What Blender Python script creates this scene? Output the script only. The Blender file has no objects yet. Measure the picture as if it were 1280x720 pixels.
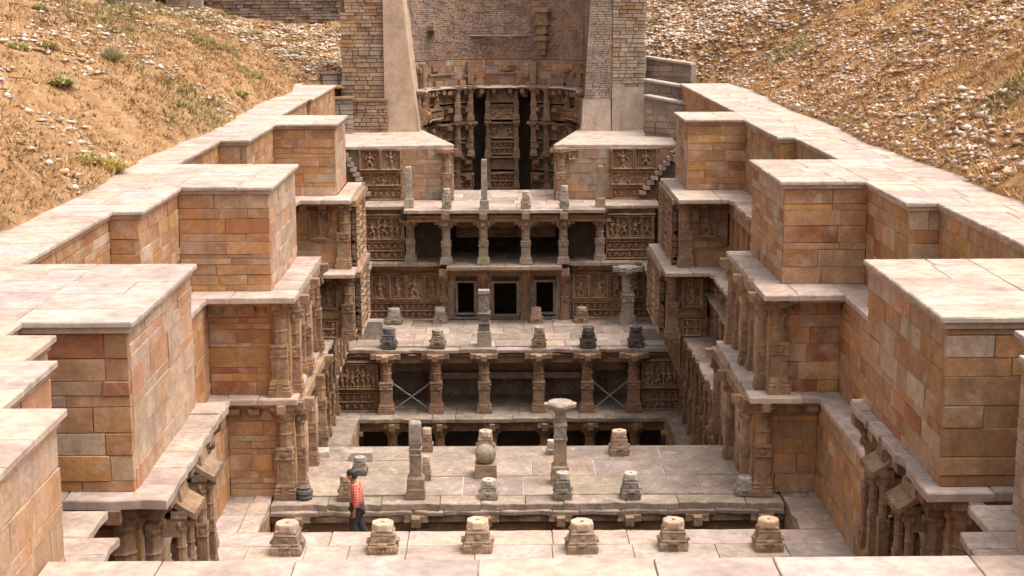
import bpy, math, random
import numpy as np
from mathutils import Matrix, Vector, noise as mnoise
R_ = math.radians
C = bpy.context.scene.collection
SC = bpy.context.scene

# ---------------------------------------------------------------- camera, sky, sun, exposure
F_PX, VX, VY, CAM_H, ROLL = 1900.0, 622.0, -12.0, 4.3, R_(0.3)   # photo 1280 px wide
def cam_basis():
    d = Vector(((VX-640)/F_PX, -(VY-360)/F_PX, -1.0)).normalized()      # world +Y seen from the camera
    xc = d.cross(Vector((0, 1, 0))).normalized(); zc = xc.cross(d)
    x2 = xc*math.cos(ROLL) + zc*math.sin(ROLL); z2 = zc*math.cos(ROLL) - xc*math.sin(ROLL)
    return Matrix((x2, d, z2))                                          # rows: world axes in camera coordinates
cam = bpy.data.cameras.new('camera'); cam_o = bpy.data.objects.new('camera', cam); C.objects.link(cam_o)
cam.sensor_width = 36.0; cam.lens = F_PX/1280*36.0; cam.clip_start = 0.1; cam.clip_end = 2000
cam_o.matrix_world = Matrix.Translation((0, 0, CAM_H)) @ cam_basis().to_4x4()
SC.camera = cam_o
SUN_EL, SUN_AZ = 66, 100          # azimuth: degrees from +Y (into the picture) towards +X (right)
w = bpy.data.worlds.new('World'); SC.world = w; w.use_nodes = True
nt = w.node_tree; bg = nt.nodes['Background']; sky = nt.nodes.new('ShaderNodeTexSky')
sky.sky_type = 'NISHITA'; sky.sun_disc = False; sky.sun_elevation = R_(SUN_EL); sky.sun_rotation = R_(SUN_AZ)
sky.dust_density = 8.0; sky.air_density = 1.0; sky.ozone_density = 0.0
hz = nt.nodes.new('ShaderNodeHueSaturation'); hz.inputs['Saturation'].default_value = 0.3      # thin white overcast
nt.links.new(sky.outputs[0], hz.inputs['Color']); nt.links.new(hz.outputs[0], bg.inputs[0]); bg.inputs[1].default_value = 0.15
sun = bpy.data.lights.new('sun', 'SUN'); sun_o = bpy.data.objects.new('sun', sun); C.objects.link(sun_o)
sun.energy = 0.6; sun.angle = R_(50); sun.color = (1.0, 0.84, 0.68)
sv = Vector((math.sin(R_(SUN_AZ))*math.cos(R_(SUN_EL)), math.cos(R_(SUN_AZ))*math.cos(R_(SUN_EL)), math.sin(R_(SUN_EL))))
sun_o.rotation_euler = sv.to_track_quat('Z', 'Y').to_euler(); sun_o.location = (20, 30, 60)
SC.view_settings.view_transform = 'Standard'; SC.view_settings.look = 'None'
SC.view_settings.exposure = 0.9; SC.view_settings.gamma = 1.0; SC.view_settings.use_curve_mapping = False

# ---------------------------------------------------------------- materials
def nodes(name):
    m = bpy.data.materials.new(name); m.use_nodes = True; t = m.node_tree
    return m, t, t.nodes['Principled BSDF']
def N(t, kind, **kw):
    n = t.nodes.new('ShaderNode'+kind)
    for k, v in kw.items():
        if k.startswith('i_'): n.inputs[k[2:].replace('_', ' ')].default_value = v
        else: setattr(n, k, v)
    return n
def ramp(t, src, stops):
    r = t.nodes.new('ShaderNodeValToRGB'); e = r.color_ramp.elements
    while len(e) < len(stops): e.new(0.5)
    for el, (p, c) in zip(e, stops): el.position = p; el.color = (c, c, c, 1) if not isinstance(c, tuple) else c + (1,)
    t.links.new(src, r.inputs[0]); return r.outputs[0]
def mixc(t, mode, fac, a, b):
    m = t.nodes.new('ShaderNodeMix'); m.data_type = 'RGBA'; m.blend_type = mode
    for sock, v in ((m.inputs[0], fac), (m.inputs[6], a), (m.inputs[7], b)):
        if isinstance(v, bpy.types.NodeSocket): t.links.new(v, sock)
        elif isinstance(v, (int, float)): sock.default_value = v if sock.type == 'VALUE' else (v, v, v, 1)
        else: sock.default_value = tuple(v) + (1,)
    return m.outputs[2]
def stone_mat(name, src='object', tint=(1, 1, 1), mottle=0.35, grain=14.0, stain=0.35, stain_col=(0.09, 0.075, 0.065), streak=0.0,
              pale=0.0, pale_col=(0.62, 0.55, 0.48), bump=0.35, fine=70.0, rough=0.9, carve=0.0, carve_scale=7.0, hue=0.0, speck=0.0):
    m, t, b = nodes(name); L = t.links.new
    geo = N(t, 'NewGeometry'); oi = N(t, 'ObjectInfo')
    mul = N(t, 'Math', operation='MULTIPLY'); L(oi.outputs['Random'], mul.inputs[0]); mul.inputs[1].default_value = 41.0
    add = N(t, 'VectorMath', operation='ADD'); L(geo.outputs['Position'], add.inputs[0]); L(mul.outputs[0], add.inputs[1])
    P = add.outputs[0]
    if src == 'object': base = oi.outputs['Color']
    elif src == 'attr': base = N(t, 'Attribute', attribute_name='Col').outputs['Color']
    else: base = None
    if base is None:
        base = N(t, 'RGB').outputs[0]; base.default_value = tuple(src) + (1,)
    if tint != (1, 1, 1): base = mixc(t, 'MULTIPLY', 1.0, base, tint)
    def noise(scale, detail=5.0, vec=P, rough_=0.6):
        n = N(t, 'TexNoise'); n.inputs['Scale'].default_value = scale; n.inputs['Detail'].default_value = detail
        n.inputs['Roughness'].default_value = rough_; L(vec, n.inputs['Vector']); return n.outputs[0]
    n1 = noise(1.6); n2 = noise(grain, 6.0); n3 = noise(fine, 3.0)
    col = mixc(t, 'MULTIPLY', 1.0, base, ramp(t, n1, [(0.3, 1-mottle), (0.7, 1+mottle*0.45)]))
    col = mixc(t, 'MULTIPLY', 1.0, col, ramp(t, n2, [(0.28, 1-mottle*0.9), (0.68, 1+mottle*0.3)]))
    if hue > 0:                                  # iron rich and bleached clouds running across the blocks
        W = geo.outputs['Position']
        col = mixc(t, 'MIX', ramp(t, noise(.75, 4.0, W), [(.5, 0.0), (.68, hue)]), col, (.50, .235, .085))
        col = mixc(t, 'MIX', ramp(t, noise(1.15, 5.0, P), [(.52, 0.0), (.7, hue)]), col, (.58, .44, .33))
        col = mixc(t, 'MIX', ramp(t, noise(3.1, 6.0, P, .7), [(.58, 0.0), (.66, hue*.9)]), col, (.40, .19, .09))
    if speck > 0:
        col = mixc(t, 'MIX', ramp(t, noise(24.0, 4.0, geo.outputs['Position'], .75), [(.60, 0.0), (.68, speck)]), col, (.16, .13, .11))
    if pale > 0:
        col = mixc(t, 'MIX', ramp(t, noise(2.3, 8.0, rough_=0.7), [(0.56, 0.0), (0.66, pale)]), col, pale_col)
    if stain > 0:
        st = ramp(t, noise(0.9, 9.0, rough_=0.72), [(0.53, 0.0), (0.72, stain)])
        col = mixc(t, 'MIX', st, col, stain_col)
    if streak > 0:
        mp = N(t, 'Mapping'); L(geo.outputs['Position'], mp.inputs[0]); mp.inputs['Scale'].default_value = (2.2, 2.2, 0.12)
        sk = ramp(t, noise(1.0, 4.0, mp.outputs[0]), [(0.56, 0.0), (0.72, streak)])
        col = mixc(t, 'MIX', sk, col, stain_col)
    L(col, b.inputs['Base Color'])
    b.inputs['Roughness'].default_value = rough; b.inputs['Specular IOR Level'].default_value = 0.25
    h = N(t, 'Math', operation='MULTIPLY_ADD'); L(n2, h.inputs[0]); h.inputs[1].default_value = 0.6; L(n3, h.inputs[2])
    hout = h.outputs[0]
    if carve > 0:
        v = N(t, 'TexVoronoi'); v.inputs['Scale'].default_value = carve_scale; L(geo.outputs['Position'], v.inputs['Vector'])
        a2 = N(t, 'Math', operation='MULTIPLY_ADD'); L(v.outputs['Distance'], a2.inputs[0]); a2.inputs[1].default_value = -carve*2.0; L(hout, a2.inputs[2])
        hout = a2.outputs[0]
    bp = N(t, 'Bump'); bp.inputs['Strength'].default_value = min(1.0, bump); bp.inputs['Distance'].default_value = 0.03 if carve == 0 else 0.06
    L(hout, bp.inputs['Height']); L(bp.outputs[0], b.inputs['Normal'])
    return m
M = {}
M['ashlar'] = stone_mat('ashlar_sandstone', stain=0.35, streak=0.45, mottle=0.34, stain_col=(0.17, 0.125, 0.09), pale=.25, pale_col=(.6, .47, .36), hue=.55, bump=.5)
M['paving'] = stone_mat('pale_paving', mottle=0.30, stain=0.7, stain_col=(0.24, 0.19, 0.16), pale=.3, pale_col=(.66, .58, .51), grain=6.0, bump=0.4, speck=.45)
M['deck'] = stone_mat('weathered_deck', mottle=0.34, stain=0.55, stain_col=(0.17, 0.135, 0.105), pale=0.6, pale_col=(0.62, 0.53, 0.45), grain=9.0, bump=0.6, speck=.6)
M['carved'] = stone_mat('carved_sandstone', mottle=0.38, stain=0.4, stain_col=(0.10, 0.072, 0.05), streak=0.15, pale=0.4, pale_col=(0.56, 0.45, 0.35), carve=0.4, bump=0.75, grain=10.0)
M['relief'] = stone_mat('carved_relief_stone', mottle=0.35, stain=0.3, stain_col=(0.12, 0.085, 0.06), pale=0.3, pale_col=(0.58, 0.47, 0.37), bump=0.45, grain=16.0)
M['mortar'] = stone_mat('mortar_core', src=(0.20, 0.135, 0.09), mottle=0.4, stain=0.4)
M['rubble'] = stone_mat('rubble_masonry', src='attr', mottle=0.38, stain=0.4, stain_col=(0.14, 0.10, 0.07), streak=0.3, bump=0.7, hue=.35)
M['plaster'] = stone_mat('old_lime_plaster', mottle=0.26, stain=0.4, stain_col=(0.2, 0.15, 0.11), streak=0.5, pale=0.25, pale_col=(0.62, 0.48, 0.36), grain=11.0, bump=0.7)
M['dark'] = stone_mat('shade_toned_stone', src=(0.10, 0.072, 0.05), mottle=0.4, stain=0.3)  # shade of pits, rooms and slots put into the stone colour

# palettes: linear base colours of the stones; PALE also carries light on left inner faces
TAN = [(0.49, 0.275, 0.14), (0.465, 0.25, 0.122), (0.51, 0.30, 0.165), (0.455, 0.24, 0.112), (0.485, 0.265, 0.13), (0.445, 0.22, 0.098), (0.51, 0.325, 0.195), (0.47, 0.285, 0.165), (0.49, 0.27, 0.142), (0.50, 0.285, 0.15), (0.52, 0.27, 0.115), (0.41, 0.16, 0.08), (0.54, 0.395, 0.275), (0.55, 0.295, 0.105), (0.42, 0.225, 0.12)]
PALE = [(0.56, 0.385, 0.27), (0.55, 0.375, 0.265), (0.57, 0.39, 0.27), (0.54, 0.35, 0.23), (0.545, 0.325, 0.205), (0.54, 0.39, 0.29), (0.55, 0.365, 0.25), (0.55, 0.285, 0.175), (0.58, 0.43, 0.33)]
PAVE = [(0.555, 0.43, 0.355), (0.565, 0.44, 0.365), (0.52, 0.39, 0.315), (0.55, 0.405, 0.32), (0.51, 0.41, 0.35), (0.54, 0.395, 0.32)]
DECK = [(0.425, 0.325, 0.25), (0.395, 0.30, 0.23), (0.455, 0.355, 0.28), (0.415, 0.315, 0.24), (0.38, 0.29, 0.225)]
CARV = [(0.46, 0.285, 0.17), (0.43, 0.26, 0.155), (0.49, 0.315, 0.195), (0.42, 0.255, 0.155)]
RNG = random.Random(7)
def pick(pal, rng=RNG):
    c = rng.choice(pal); k = rng.uniform(0.9, 1.1)
    return (c[0]*k, c[1]*k*rng.uniform(0.97, 1.03), c[2]*k*rng.uniform(0.95, 1.05), 1.0)

# ---------------------------------------------------------------- helpers
def put(name, me, mat, parent=None, loc=(0, 0, 0), rot=0.0, color=None):
    if mat is not None and not me.materials: me.materials.append(mat)
    o = bpy.data.objects.new(name, me); C.objects.link(o)
    if parent is not None:
        o.parent = parent; q = Vector(loc)
        p = parent
        while p is not None: q = q - p.location; p = p.parent           # parents carry no rotation
        o.location = q
    else: o.location = loc
    o.rotation_euler = (0, 0, rot)
    if color: o.color = color
    return o
def thing(name, label, cat, loc=(0, 0, 0), group=None):
    o = bpy.data.objects.new(name, None); C.objects.link(o); o.location = loc; o.empty_display_size = 0.3
    o['label'] = label; o['category'] = cat
    if group: o['group'] = group
    return o
def tag(o, label=None, cat=None, group=None, kind=None):
    for k, v in (('label', label), ('category', cat), ('group', group), ('kind', kind)):
        if v: o[k] = v
    return o
class MB:
    def __init__(s): s.v = []; s.f = []; s.c = []; s.col = None
    def add(s, vs, fs):
        n = len(s.v); s.v += [tuple(p) for p in vs]; s.f += [tuple(i+n for i in f) for f in fs]
        s.c += [s.col]*len(fs)
    def box(s, x0, x1, y0, y1, z0, z1, tx=0.0, ty=0.0, j=0.0, rng=RNG):     # tx, ty: inset of the top
        vs = [(x0, y0, z0), (x1, y0, z0), (x1, y1, z0), (x0, y1, z0), (x0+tx, y0+ty, z1), (x1-tx, y0+ty, z1), (x1-tx, y1-ty, z1), (x0+tx, y1-ty, z1)]
        if j: vs = [tuple(a+rng.uniform(-j, j) for a in p) for p in vs]
        s.add(vs, [(3, 2, 1, 0), (4, 5, 6, 7), (0, 1, 5, 4), (1, 2, 6, 5), (2, 3, 7, 6), (3, 0, 4, 7)]); return s
    def rings(s, rings, cap=True, closed=True):
        n = len(rings[0]); vs = [p for r in rings for p in r]; fs = []
        for k in range(len(rings)-1):
            for i in range(n if closed else n-1): fs.append((k*n+i, k*n+(i+1) % n, (k+1)*n+(i+1) % n, (k+1)*n+i))
        if cap: fs.append(tuple(reversed(range(n)))); fs.append(tuple((len(rings)-1)*n+i for i in range(n)))
        s.add(vs, fs); return s
    def lathe(s, cx, cy, prof, n=4, phase=None):                      # prof: (z, half width); n=4 square, 8 octagon
        ph = math.pi/n if phase is None else phase; k = 1/math.cos(math.pi/n)
        s.rings([[(cx+r*k*math.cos(ph+2*math.pi*i/n), cy+r*k*math.sin(ph+2*math.pi*i/n), z) for i in range(n)] for z, r in prof]); return s
    def ell(s, c, r, nu=8, nv=5):
        rs = []
        for k in range(1, nv):
            a = math.pi*k/nv
            rs.append([(c[0]+r[0]*math.sin(a)*math.cos(2*math.pi*i/nu), c[1]+r[1]*math.sin(a)*math.sin(2*math.pi*i/nu), c[2]-r[2]*math.cos(a)) for i in range(nu)])
        s.rings(rs); return s
    def prism(s, poly, z0, z1, top_inset=0.0):
        n = len(poly); cx = sum(p[0] for p in poly)/n; cy = sum(p[1] for p in poly)/n
        s.rings([[(p[0], p[1], z0) for p in poly], [(p[0], p[1], z1-top_inset) for p in poly],
                 [(p[0]+(cx-p[0])*top_inset/max(0.2, math.hypot(cx-p[0], cy-p[1])), p[1]+(cy-p[1])*top_inset/max(0.2, math.hypot(cx-p[0], cy-p[1])), z1) for p in poly]] if top_inset else
                [[(p[0], p[1], z0) for p in poly], [(p[0], p[1], z1) for p in poly]]); return s
    def mesh(s, name):
        me = bpy.data.meshes.new(name); me.from_pydata(s.v, [], s.f)
        if s.c and s.c[0] is not None:
            a = me.attributes.new('Col', 'FLOAT_COLOR', 'FACE')
            a.data.foreach_set('color', np.array([(c[0], c[1], c[2], 1.0) for c in s.c], dtype=np.float32).ravel())
        me.update(); return me
    def build(s, name, mat, parent=None, loc=(0, 0, 0), rot=0.0, color=None): return put(name, s.mesh(name), mat, parent, loc, rot, color)
CACHE = {}
def cached(key, fn):
    if key not in CACHE: CACHE[key] = fn()
    return CACHE[key]

# wall frame: (x, y, ang); local x runs along the wall, local -y points out of it. ang 0 faces the camera, +90 faces +X, -90 faces -X
def fpt(fr, lx, ly=0.0, z=0.0):
    x, y, a = fr; c, s = math.cos(a), math.sin(a)
    return (x+lx*c-ly*s, y+lx*s+ly*c, z)
def stone_mesh(wd, ht, var):
    def mk():
        r = random.Random(hash((round(wd*100), round(ht*100), var)) & 0xffff)
        g = 0.003; ch = 0.006+0.005*r.random(); d = 0.11
        a, b, c, e = g, wd-g, g, ht-g
        def q(i): return [(a+i, c+i), (b-i, c+i), (b-i, e-i), (a+i, e-i)]
        jj = lambda p, k: (p[0]+r.uniform(-k, k), p[1]+r.uniform(-k, k))
        o = [jj(p, 0.004) for p in q(0)]; inn = [jj(p, 0.010) for p in q(ch)]
        vs = [(p[0], d, p[1]) for p in o] + [(p[0], 0.010, p[1]) for p in o] + [(p[0], r.uniform(-0.004, 0.003), p[1]) for p in inn]
        fs = [(8, 9, 10, 11)]
        for k in (0, 4):
            for i in range(4): fs.append((k+i, k+(i+1) % 4, k+4+(i+1) % 4, k+4+i))
        me = bpy.data.meshes.new('stone'); me.from_pydata(vs, [], fs); me.update(); return me
    return cached(('stone', round(wd*100), round(ht*100), var), mk)
def ashlar(parent, fr, L, z0, z1, pal=TAN, course=(0.2, 0.45), width=(0.5, 1.3), seed=0, name='stone', holes=(), mat='ashlar'):
    r = random.Random(seed); z = z0; H = z1-z0
    hs = []; 
    while sum(hs) < H-0.12: hs.append(round((r.uniform(*course) if r.random() > .22 else r.uniform(.12, .2))/0.05)*0.05)
    k = H/sum(hs); n = 0
    for h in hs:
        h *= k; x = 0.0; ws = []
        while x < L-0.01:
            wd = round(r.uniform(*width)/0.05)*0.05
            if L-x-wd < width[0]*0.55: wd = L-x
            ws.append((x, wd)); x += wd
        for x, wd in ws:
            segs = [(x, x+wd)]
            for hx0, hx1, hz0, hz1 in holes:
                if z+h > hz0+0.03 and z < hz1-0.03:
                    ns = []
                    for a, b in segs:
                        if b <= hx0 or a >= hx1: ns.append((a, b)); continue
                        if hx0-a > 0.06: ns.append((a, hx0))
                        if b-hx1 > 0.06: ns.append((hx1, b))
                    segs = ns
            for a, b in segs:
                put(name, stone_mesh(b-a, h, r.randrange(2)), M[mat], parent, fpt(fr, a, r.uniform(-0.014, 0.008), z), fr[2], pick(pal, r)); n += 1
        z += h
    return n
def slab(name, parent, x0, x1, y0, y1, ztop, th, pal, mat='paving', rag=0.0, rng=RNG, rag_sides='nsew', tilt=0.004):
    # a flat stone slab; rag gives worn, broken edges on the listed sides
    if rag == 0:
        pts = [(x0, y0), (x1, y0), (x1, y1), (x0, y1)]
        pts = [(a+rng.uniform(-.004, .004), b+rng.uniform(-.004, .004)) for a, b in pts]
    else:
        pts = []
        for (ax, ay), (bx, by), sd in (((x0, y0), (x1, y0), 's'), ((x1, y0), (x1, y1), 'e'), ((x1, y1), (x0, y1), 'n'), ((x0, y1), (x0, y0), 'w')):
            Ls = math.hypot(bx-ax, by-ay); n = max(1, int(Ls/0.28)) if sd in rag_sides else 1
            for i in range(n):
                t = i/n; k = rng.uniform(0, rag) if sd in rag_sides else 0
                if rng.random() < 0.1 and sd in rag_sides: k *= 2.2
                nx, ny = (-(by-ay)/Ls, (bx-ax)/Ls)
                pts.append((ax+(bx-ax)*t+nx*k, ay+(by-ay)*t+ny*k))
    cx, cy = (x0+x1)/2, (y0+y1)/2
    m = MB(); m.prism([(a-cx, b-cy) for a, b in pts], -th, rng.uniform(-tilt, tilt), 0.012 if rag == 0 else 0.02)
    return m.build(name, M[mat], parent, (cx, cy, ztop), 0, pick(pal, rng))
def deck(parent, x0, x1, y0, y1, z, th=0.1, sx=(0.8, 1.6), sy=(0.7, 1.1), pal=PAVE, mat='paving', name='paving_slab', seed=1, rag=0.0, front_rag=0.0, gap=0.006, hole=None, edge_sides='', tilt=0.004):
    r = random.Random(seed); y = y0; n = 0
    while y < y1-0.02:
        d = r.uniform(*sy)
        if y1-y-d < sy[0]*0.6: d = y1-y
        x = x0
        while x < x1-0.02:
            wd = r.uniform(*sx)
            if x1-x-wd < sx[0]*0.6: wd = x1-x
            if not (hole and x+wd/2 > hole[0] and x+wd/2 < hole[1] and y+d/2 > hole[2] and y+d/2 < hole[3]):
                sides = ''
                if 's' in edge_sides and y <= y0+1e-6: sides += 's'
                if 'n' in edge_sides and y+d >= y1-1e-6: sides += 'n'
                if 'w' in edge_sides and x <= x0+1e-6: sides += 'w'
                if 'e' in edge_sides and x+wd >= x1-1e-6: sides += 'e'
                slab(name, parent, x+gap, x+wd-gap, y+gap, y+d-gap, z, th, pal, mat, front_rag if sides else 0.0, r, sides or 'nsew', tilt); n += 1
            x += wd
        y += d
    return n

# ---------------------------------------------------------------- carved relief (a height field of figures or ornament)
def relief_mesh(wd, ht, kind, seed, depth=0.09, res=0.027, nfig=1):
    def mk():
        r = random.Random(seed); nx = max(8, int(wd/res)); nz = max(8, int(ht/res))
        X, Z = np.meshgrid(np.linspace(0, wd, nx+1), np.linspace(0, ht, nz+1)); Hh = np.zeros_like(X)
        def ell(cx, cz, rx, rz, k=1.0):
            nonlocal Hh
            d = ((X-cx)/rx)**2+((Z-cz)/rz)**2; Hh = np.maximum(Hh, k*np.sqrt(np.clip(1-d, 0, 1)))
        def cap(ax, az, bx, bz, rr, k=0.8):
            nonlocal Hh
            L2 = (bx-ax)**2+(bz-az)**2+1e-9; t = np.clip(((X-ax)*(bx-ax)+(Z-az)*(bz-az))/L2, 0, 1)
            d = np.hypot(X-ax-t*(bx-ax), Z-az-t*(bz-az))/rr; Hh = np.maximum(Hh, k*np.sqrt(np.clip(1-d*d, 0, 1)))
        def figure(cx, z0, S):
            sw = r.uniform(-.08, .08)*S; lean = r.choice((-1, 1))
            cap(cx-.2*S, z0+.04*S, cx+.2*S, z0+.04*S, .05*S, .7)
            ell(cx+sw*.3, z0+.86*S, .085*S, .10*S); cap(cx+sw*.3, z0+.93*S, cx+sw*.3, z0+1.03*S, .05*S, .8)
            ell(cx, z0+.63*S, .14*S, .17*S); ell(cx-sw, z0+.42*S, .135*S, .12*S)
            cap(cx-sw-.06*S, z0+.4*S, cx-.1*S*lean-.05*S, z0+.22*S, .065*S); cap(cx-.1*S*lean-.05*S, z0+.22*S, cx-.08*S, z0+.05*S, .05*S)
            cap(cx-sw+.06*S, z0+.4*S, cx+.09*S+.05*S*lean, z0+.2*S, .065*S); cap(cx+.09*S+.05*S*lean, z0+.2*S, cx+.07*S, z0+.05*S, .05*S)
            for sd in (-1, 1):
                for q in range(r.choice((1, 2, 3))):
                    ex, ez = cx+sd*r.uniform(.2, .3)*S, z0+r.uniform(.45, .85)*S
                    cap(cx+sd*.12*S, z0+.74*S, ex, ez, .04*S); cap(ex, ez, ex+sd*r.uniform(-.1, .08)*S, ez+r.uniform(-.05, .22)*S, .036*S); 
            for q in range(4): ell(cx+r.uniform(-.34, .34)*S, z0+r.uniform(.05, 1.0)*S, .05*S, .06*S, .5)
        if kind == 'figures':
            n = nfig; cw = wd/n
            for i in range(n):
                wide = (i % 2 == 0) or n < 3
                figure((i+.5)*cw, ht*.06, min(ht*.82, cw*1.75)*(1.0 if wide else .85))
            for i in range(n+1):
                c = min(max(i*cw, .05), wd-.05); cap(c, 0, c, ht, .045, .75)
                for q in range(int(ht/.22)): ell(c, .1+q*.22, .07, .05, .95)
            for i in range(n):
                cx = (i+.5)*cw
                for q in range(9):
                    a = math.pi*q/8; ell(cx+cw*.42*math.cos(a), ht*.86+min(cw*.3, ht*.1)*math.sin(a), .05, .05, .7)
        elif kind == 'figure':
            figure(wd/2, ht*.04, min(ht*.88, wd*1.7))
        elif kind == 'frieze':
            rows = max(1, int(ht/.28))
            for q in range(rows):
                n = int(wd/.26)
                for i in range(n):
                    cx = (i+.5)*wd/n; cz = (q+.5)*ht/rows
                    t = (q+i) % 2 if q % 2 else 0
                    ell(cx+r.uniform(-.02, .02), cz+.03, .075, .10, .9); ell(cx+r.uniform(-.05, .05), cz-.07, .10, .05, .7)
                    if r.random() < .5: ell(cx+.09, cz+r.uniform(-.06, .1), .04, .05, .6)
                Hh[(np.abs(Z-q*ht/rows) < .022)] = .9
        elif kind == 'lattice':
            for i in range(int(wd*ht/.018)):
                ell(r.uniform(0, wd), r.uniform(0, ht), r.uniform(.03, .07), r.uniform(.03, .08), r.uniform(.4, 1))
        fr_ = np.minimum.reduce([X, wd-X, Z, ht-Z]); Hh = np.where(fr_ < .03, 1.0, Hh)
        Hh += np.random.RandomState(seed).rand(*Hh.shape)*.10
        vs = np.stack([X, -Hh*depth, Z], -1).reshape(-1, 3); c = nx+1
        idx = (np.arange(nz)[:, None]*c+np.arange(nx)[None, :]).ravel()
        fs = np.stack([idx, idx+1, idx+c+1, idx+c], -1)
        me = bpy.data.meshes.new('carved_relief'); me.from_pydata(vs.tolist(), [], fs.tolist()); me.update(); return me
    return cached(('rel', round(wd, 2), round(ht, 2), kind, seed, nfig, depth, res), mk)
def relief(parent, fr, lx, z0, wd, ht, kind='figures', seed=1, nfig=1, depth=0.10, off=0.0, name='carved_panel', pal=CARV, res=.028):
    return put(name, relief_mesh(wd, ht, kind, seed, depth*1.35, res, nfig), M['relief'], parent, fpt(fr, lx, -off, z0), fr[2], pick(pal))
def wbox(parent, fr, lx0, lx1, z0, z1, out, back=0.1, name='ledge', mat='carved', pal=CARV, tx=0.0, j=0.0):
    # a plain bar on a wall: out = how far it stands proud
    m = MB(); m.box(0, lx1-lx0, -out, back, 0, z1-z0, tx, 0, j)
    return m.build(name, M[mat], parent, fpt(fr, lx0, 0, z0), fr[2], pick(pal))
def moulding(parent, fr, lx0, lx1, z, out, h=0.1, name='moulding', seg=0.5, rag=0.05, pal=CARV, mat='carved', rng=RNG):
    # a projecting eave-like string course with a worn lip
    L = lx1-lx0; n = max(1, int(L/seg)); m = MB(); rows = []
    for i in range(n+1):
        x = L*i/n; o = out-rng.uniform(0, rag); dz = rng.uniform(-rag, rag)*.35
        rows.append([(x, .1, 0), (x, -o*.75, 0), (x, -o, h*.45+dz), (x, -o*.9, h*.62+dz), (x, -.02, h), (x, .1, h)])
    m.rings(rows)
    return m.build(name, M[mat], parent, fpt(fr, lx0, 0, z), fr[2], pick(pal))
def corbel(parent, fr, lx, ztop, wd=0.3, h=0.28, out=0.32, pal=CARV, name='bracket'):
    def mk():
        m = MB(); m.rings([[(-wd/2, .05, 0), (-wd/2, -out, 0), (-wd/2, -out, -h*.5), (-wd/2, -out*.35, -h), (-wd/2, .05, -h)], [(wd/2, .05, 0), (wd/2, -out, 0), (wd/2, -out, -h*.5), (wd/2, -out*.35, -h), (wd/2, .05, -h)]])
        return m.mesh('bracket')
    return put(name, cached(('corbel', wd, h, out), mk), M['carved'], parent, fpt(fr, lx, 0, ztop), fr[2], pick(pal))

# ---------------------------------------------------------------- pillars
def pillar_parts(w, h, style):
    """carved pillar of shaft half width w and height h, built from base, shaft, carved band and capital"""
    def mk():
        hb, hc = h*.18, h*.2; out = {}
        b = MB(); b.lathe(0, 0, [(0, w*1.34), (hb*.35, w*1.34), (hb*.38, w*1.2), (hb*.5, w*1.26), (hb*.62, w*1.1), (hb*.7, w*1.18), (hb*.85, w*1.05), (hb, w*1.0)])
        for sx, sy in ((1, 0), (-1, 0), (0, 1), (0, -1)): b.box(sx*w*.95-w*.45, sx*w*.95+w*.45, sy*w*.95-w*.45, sy*w*.95+w*.45, 0, hb*.8, w*.1, w*.1)
        out['base'] = b.mesh('base')
        s = MB(); s.lathe(0, 0, [(hb, w*.92), (h*.52, w*.9)]); s.lathe(0, 0, [(h*.52, w*.88), (h*.66, w*.86), (h*.675, w*1.0), (h*.69, w*.86), (h-hc, w*.84)], 8)
        for sx, sy in ((1, 0), (-1, 0), (0, 1), (0, -1)):
            a, c = (w*.5, w*.08) if sy else (w*.08, w*.5)
            s.box(sx*w*.93-a, sx*w*.93+a, sy*w*.93-c, sy*w*.93+c, hb, h*.36)
        out['shaft'] = s.mesh('shaft')
        d = MB(); z0 = h*.40
        d.lathe(0, 0, [(z0, w), (z0+.015*h, w*1.08), (z0+.03*h, w), (z0+.1*h, w), (z0+.115*h, w*1.1), (z0+.14*h, w)])
        for sx, sy in ((1, 0), (-1, 0), (0, 1), (0, -1)):
            d.ell((sx*w, sy*w, z0+.065*h), (w*(.55 if sy else .2), w*(.55 if sx else .2), .035*h), 6, 4)
        out['carved_band'] = d.mesh('carved_band')
        k = MB(); k.lathe(0, 0, [(h-hc, w*.88), (h-hc*.85, w*1.05), (h-hc*.75, w*.95), (h-hc*.55, w*1.3), (h-hc*.45, w*1.25)], 8)
        k.lathe(0, 0, [(h-hc*.45, w*1.2), (h-hc*.3, w*1.45), (h-hc*.18, w*1.4), (h, w*1.4)])
        for sx, sy in ((1, 0), (-1, 0), (0, 1), (0, -1)):
            if style == 'bracket': k.box(sx*w*1.5-w*(.9 if sx else .5), sx*w*1.5+w*(.9 if sx else .5), sy*w*1.5-w*(.9 if sy else .5), sy*w*1.5+w*(.9 if sy else .5), h-hc*.42, h-.002)
            k.ell((sx*w*1.2, sy*w*1.2, h-hc*.6), (w*.45, w*.45, hc*.22), 6, 4)
        out['capital'] = k.mesh('capital')
        return out
    return cached(('pil', round(w, 3), round(h, 3), style), mk)
def pillar(x, y, z0, z1, w, parent=None, label=None, group=None, style='bracket', color=None, name='carved_pillar', cat='pillar', parts=('base', 'shaft', 'carved_band', 'capital')):
    if parent is None: t = thing(name, label, cat, (x, y, z0), group); host = t
    pm = pillar_parts(w, z1-z0, style); col = color or pick(CARV)
    if parent is not None:
        t = put(name, pm['shaft'], M['carved'], parent, (x, y, z0), 0, col); host = t
    for k in parts:
        if k == 'shaft' and parent is not None: continue
        put(k, pm[k], M['carved'], host, (x, y, z0), 0, pick([col[:3]]))
    return t
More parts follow.
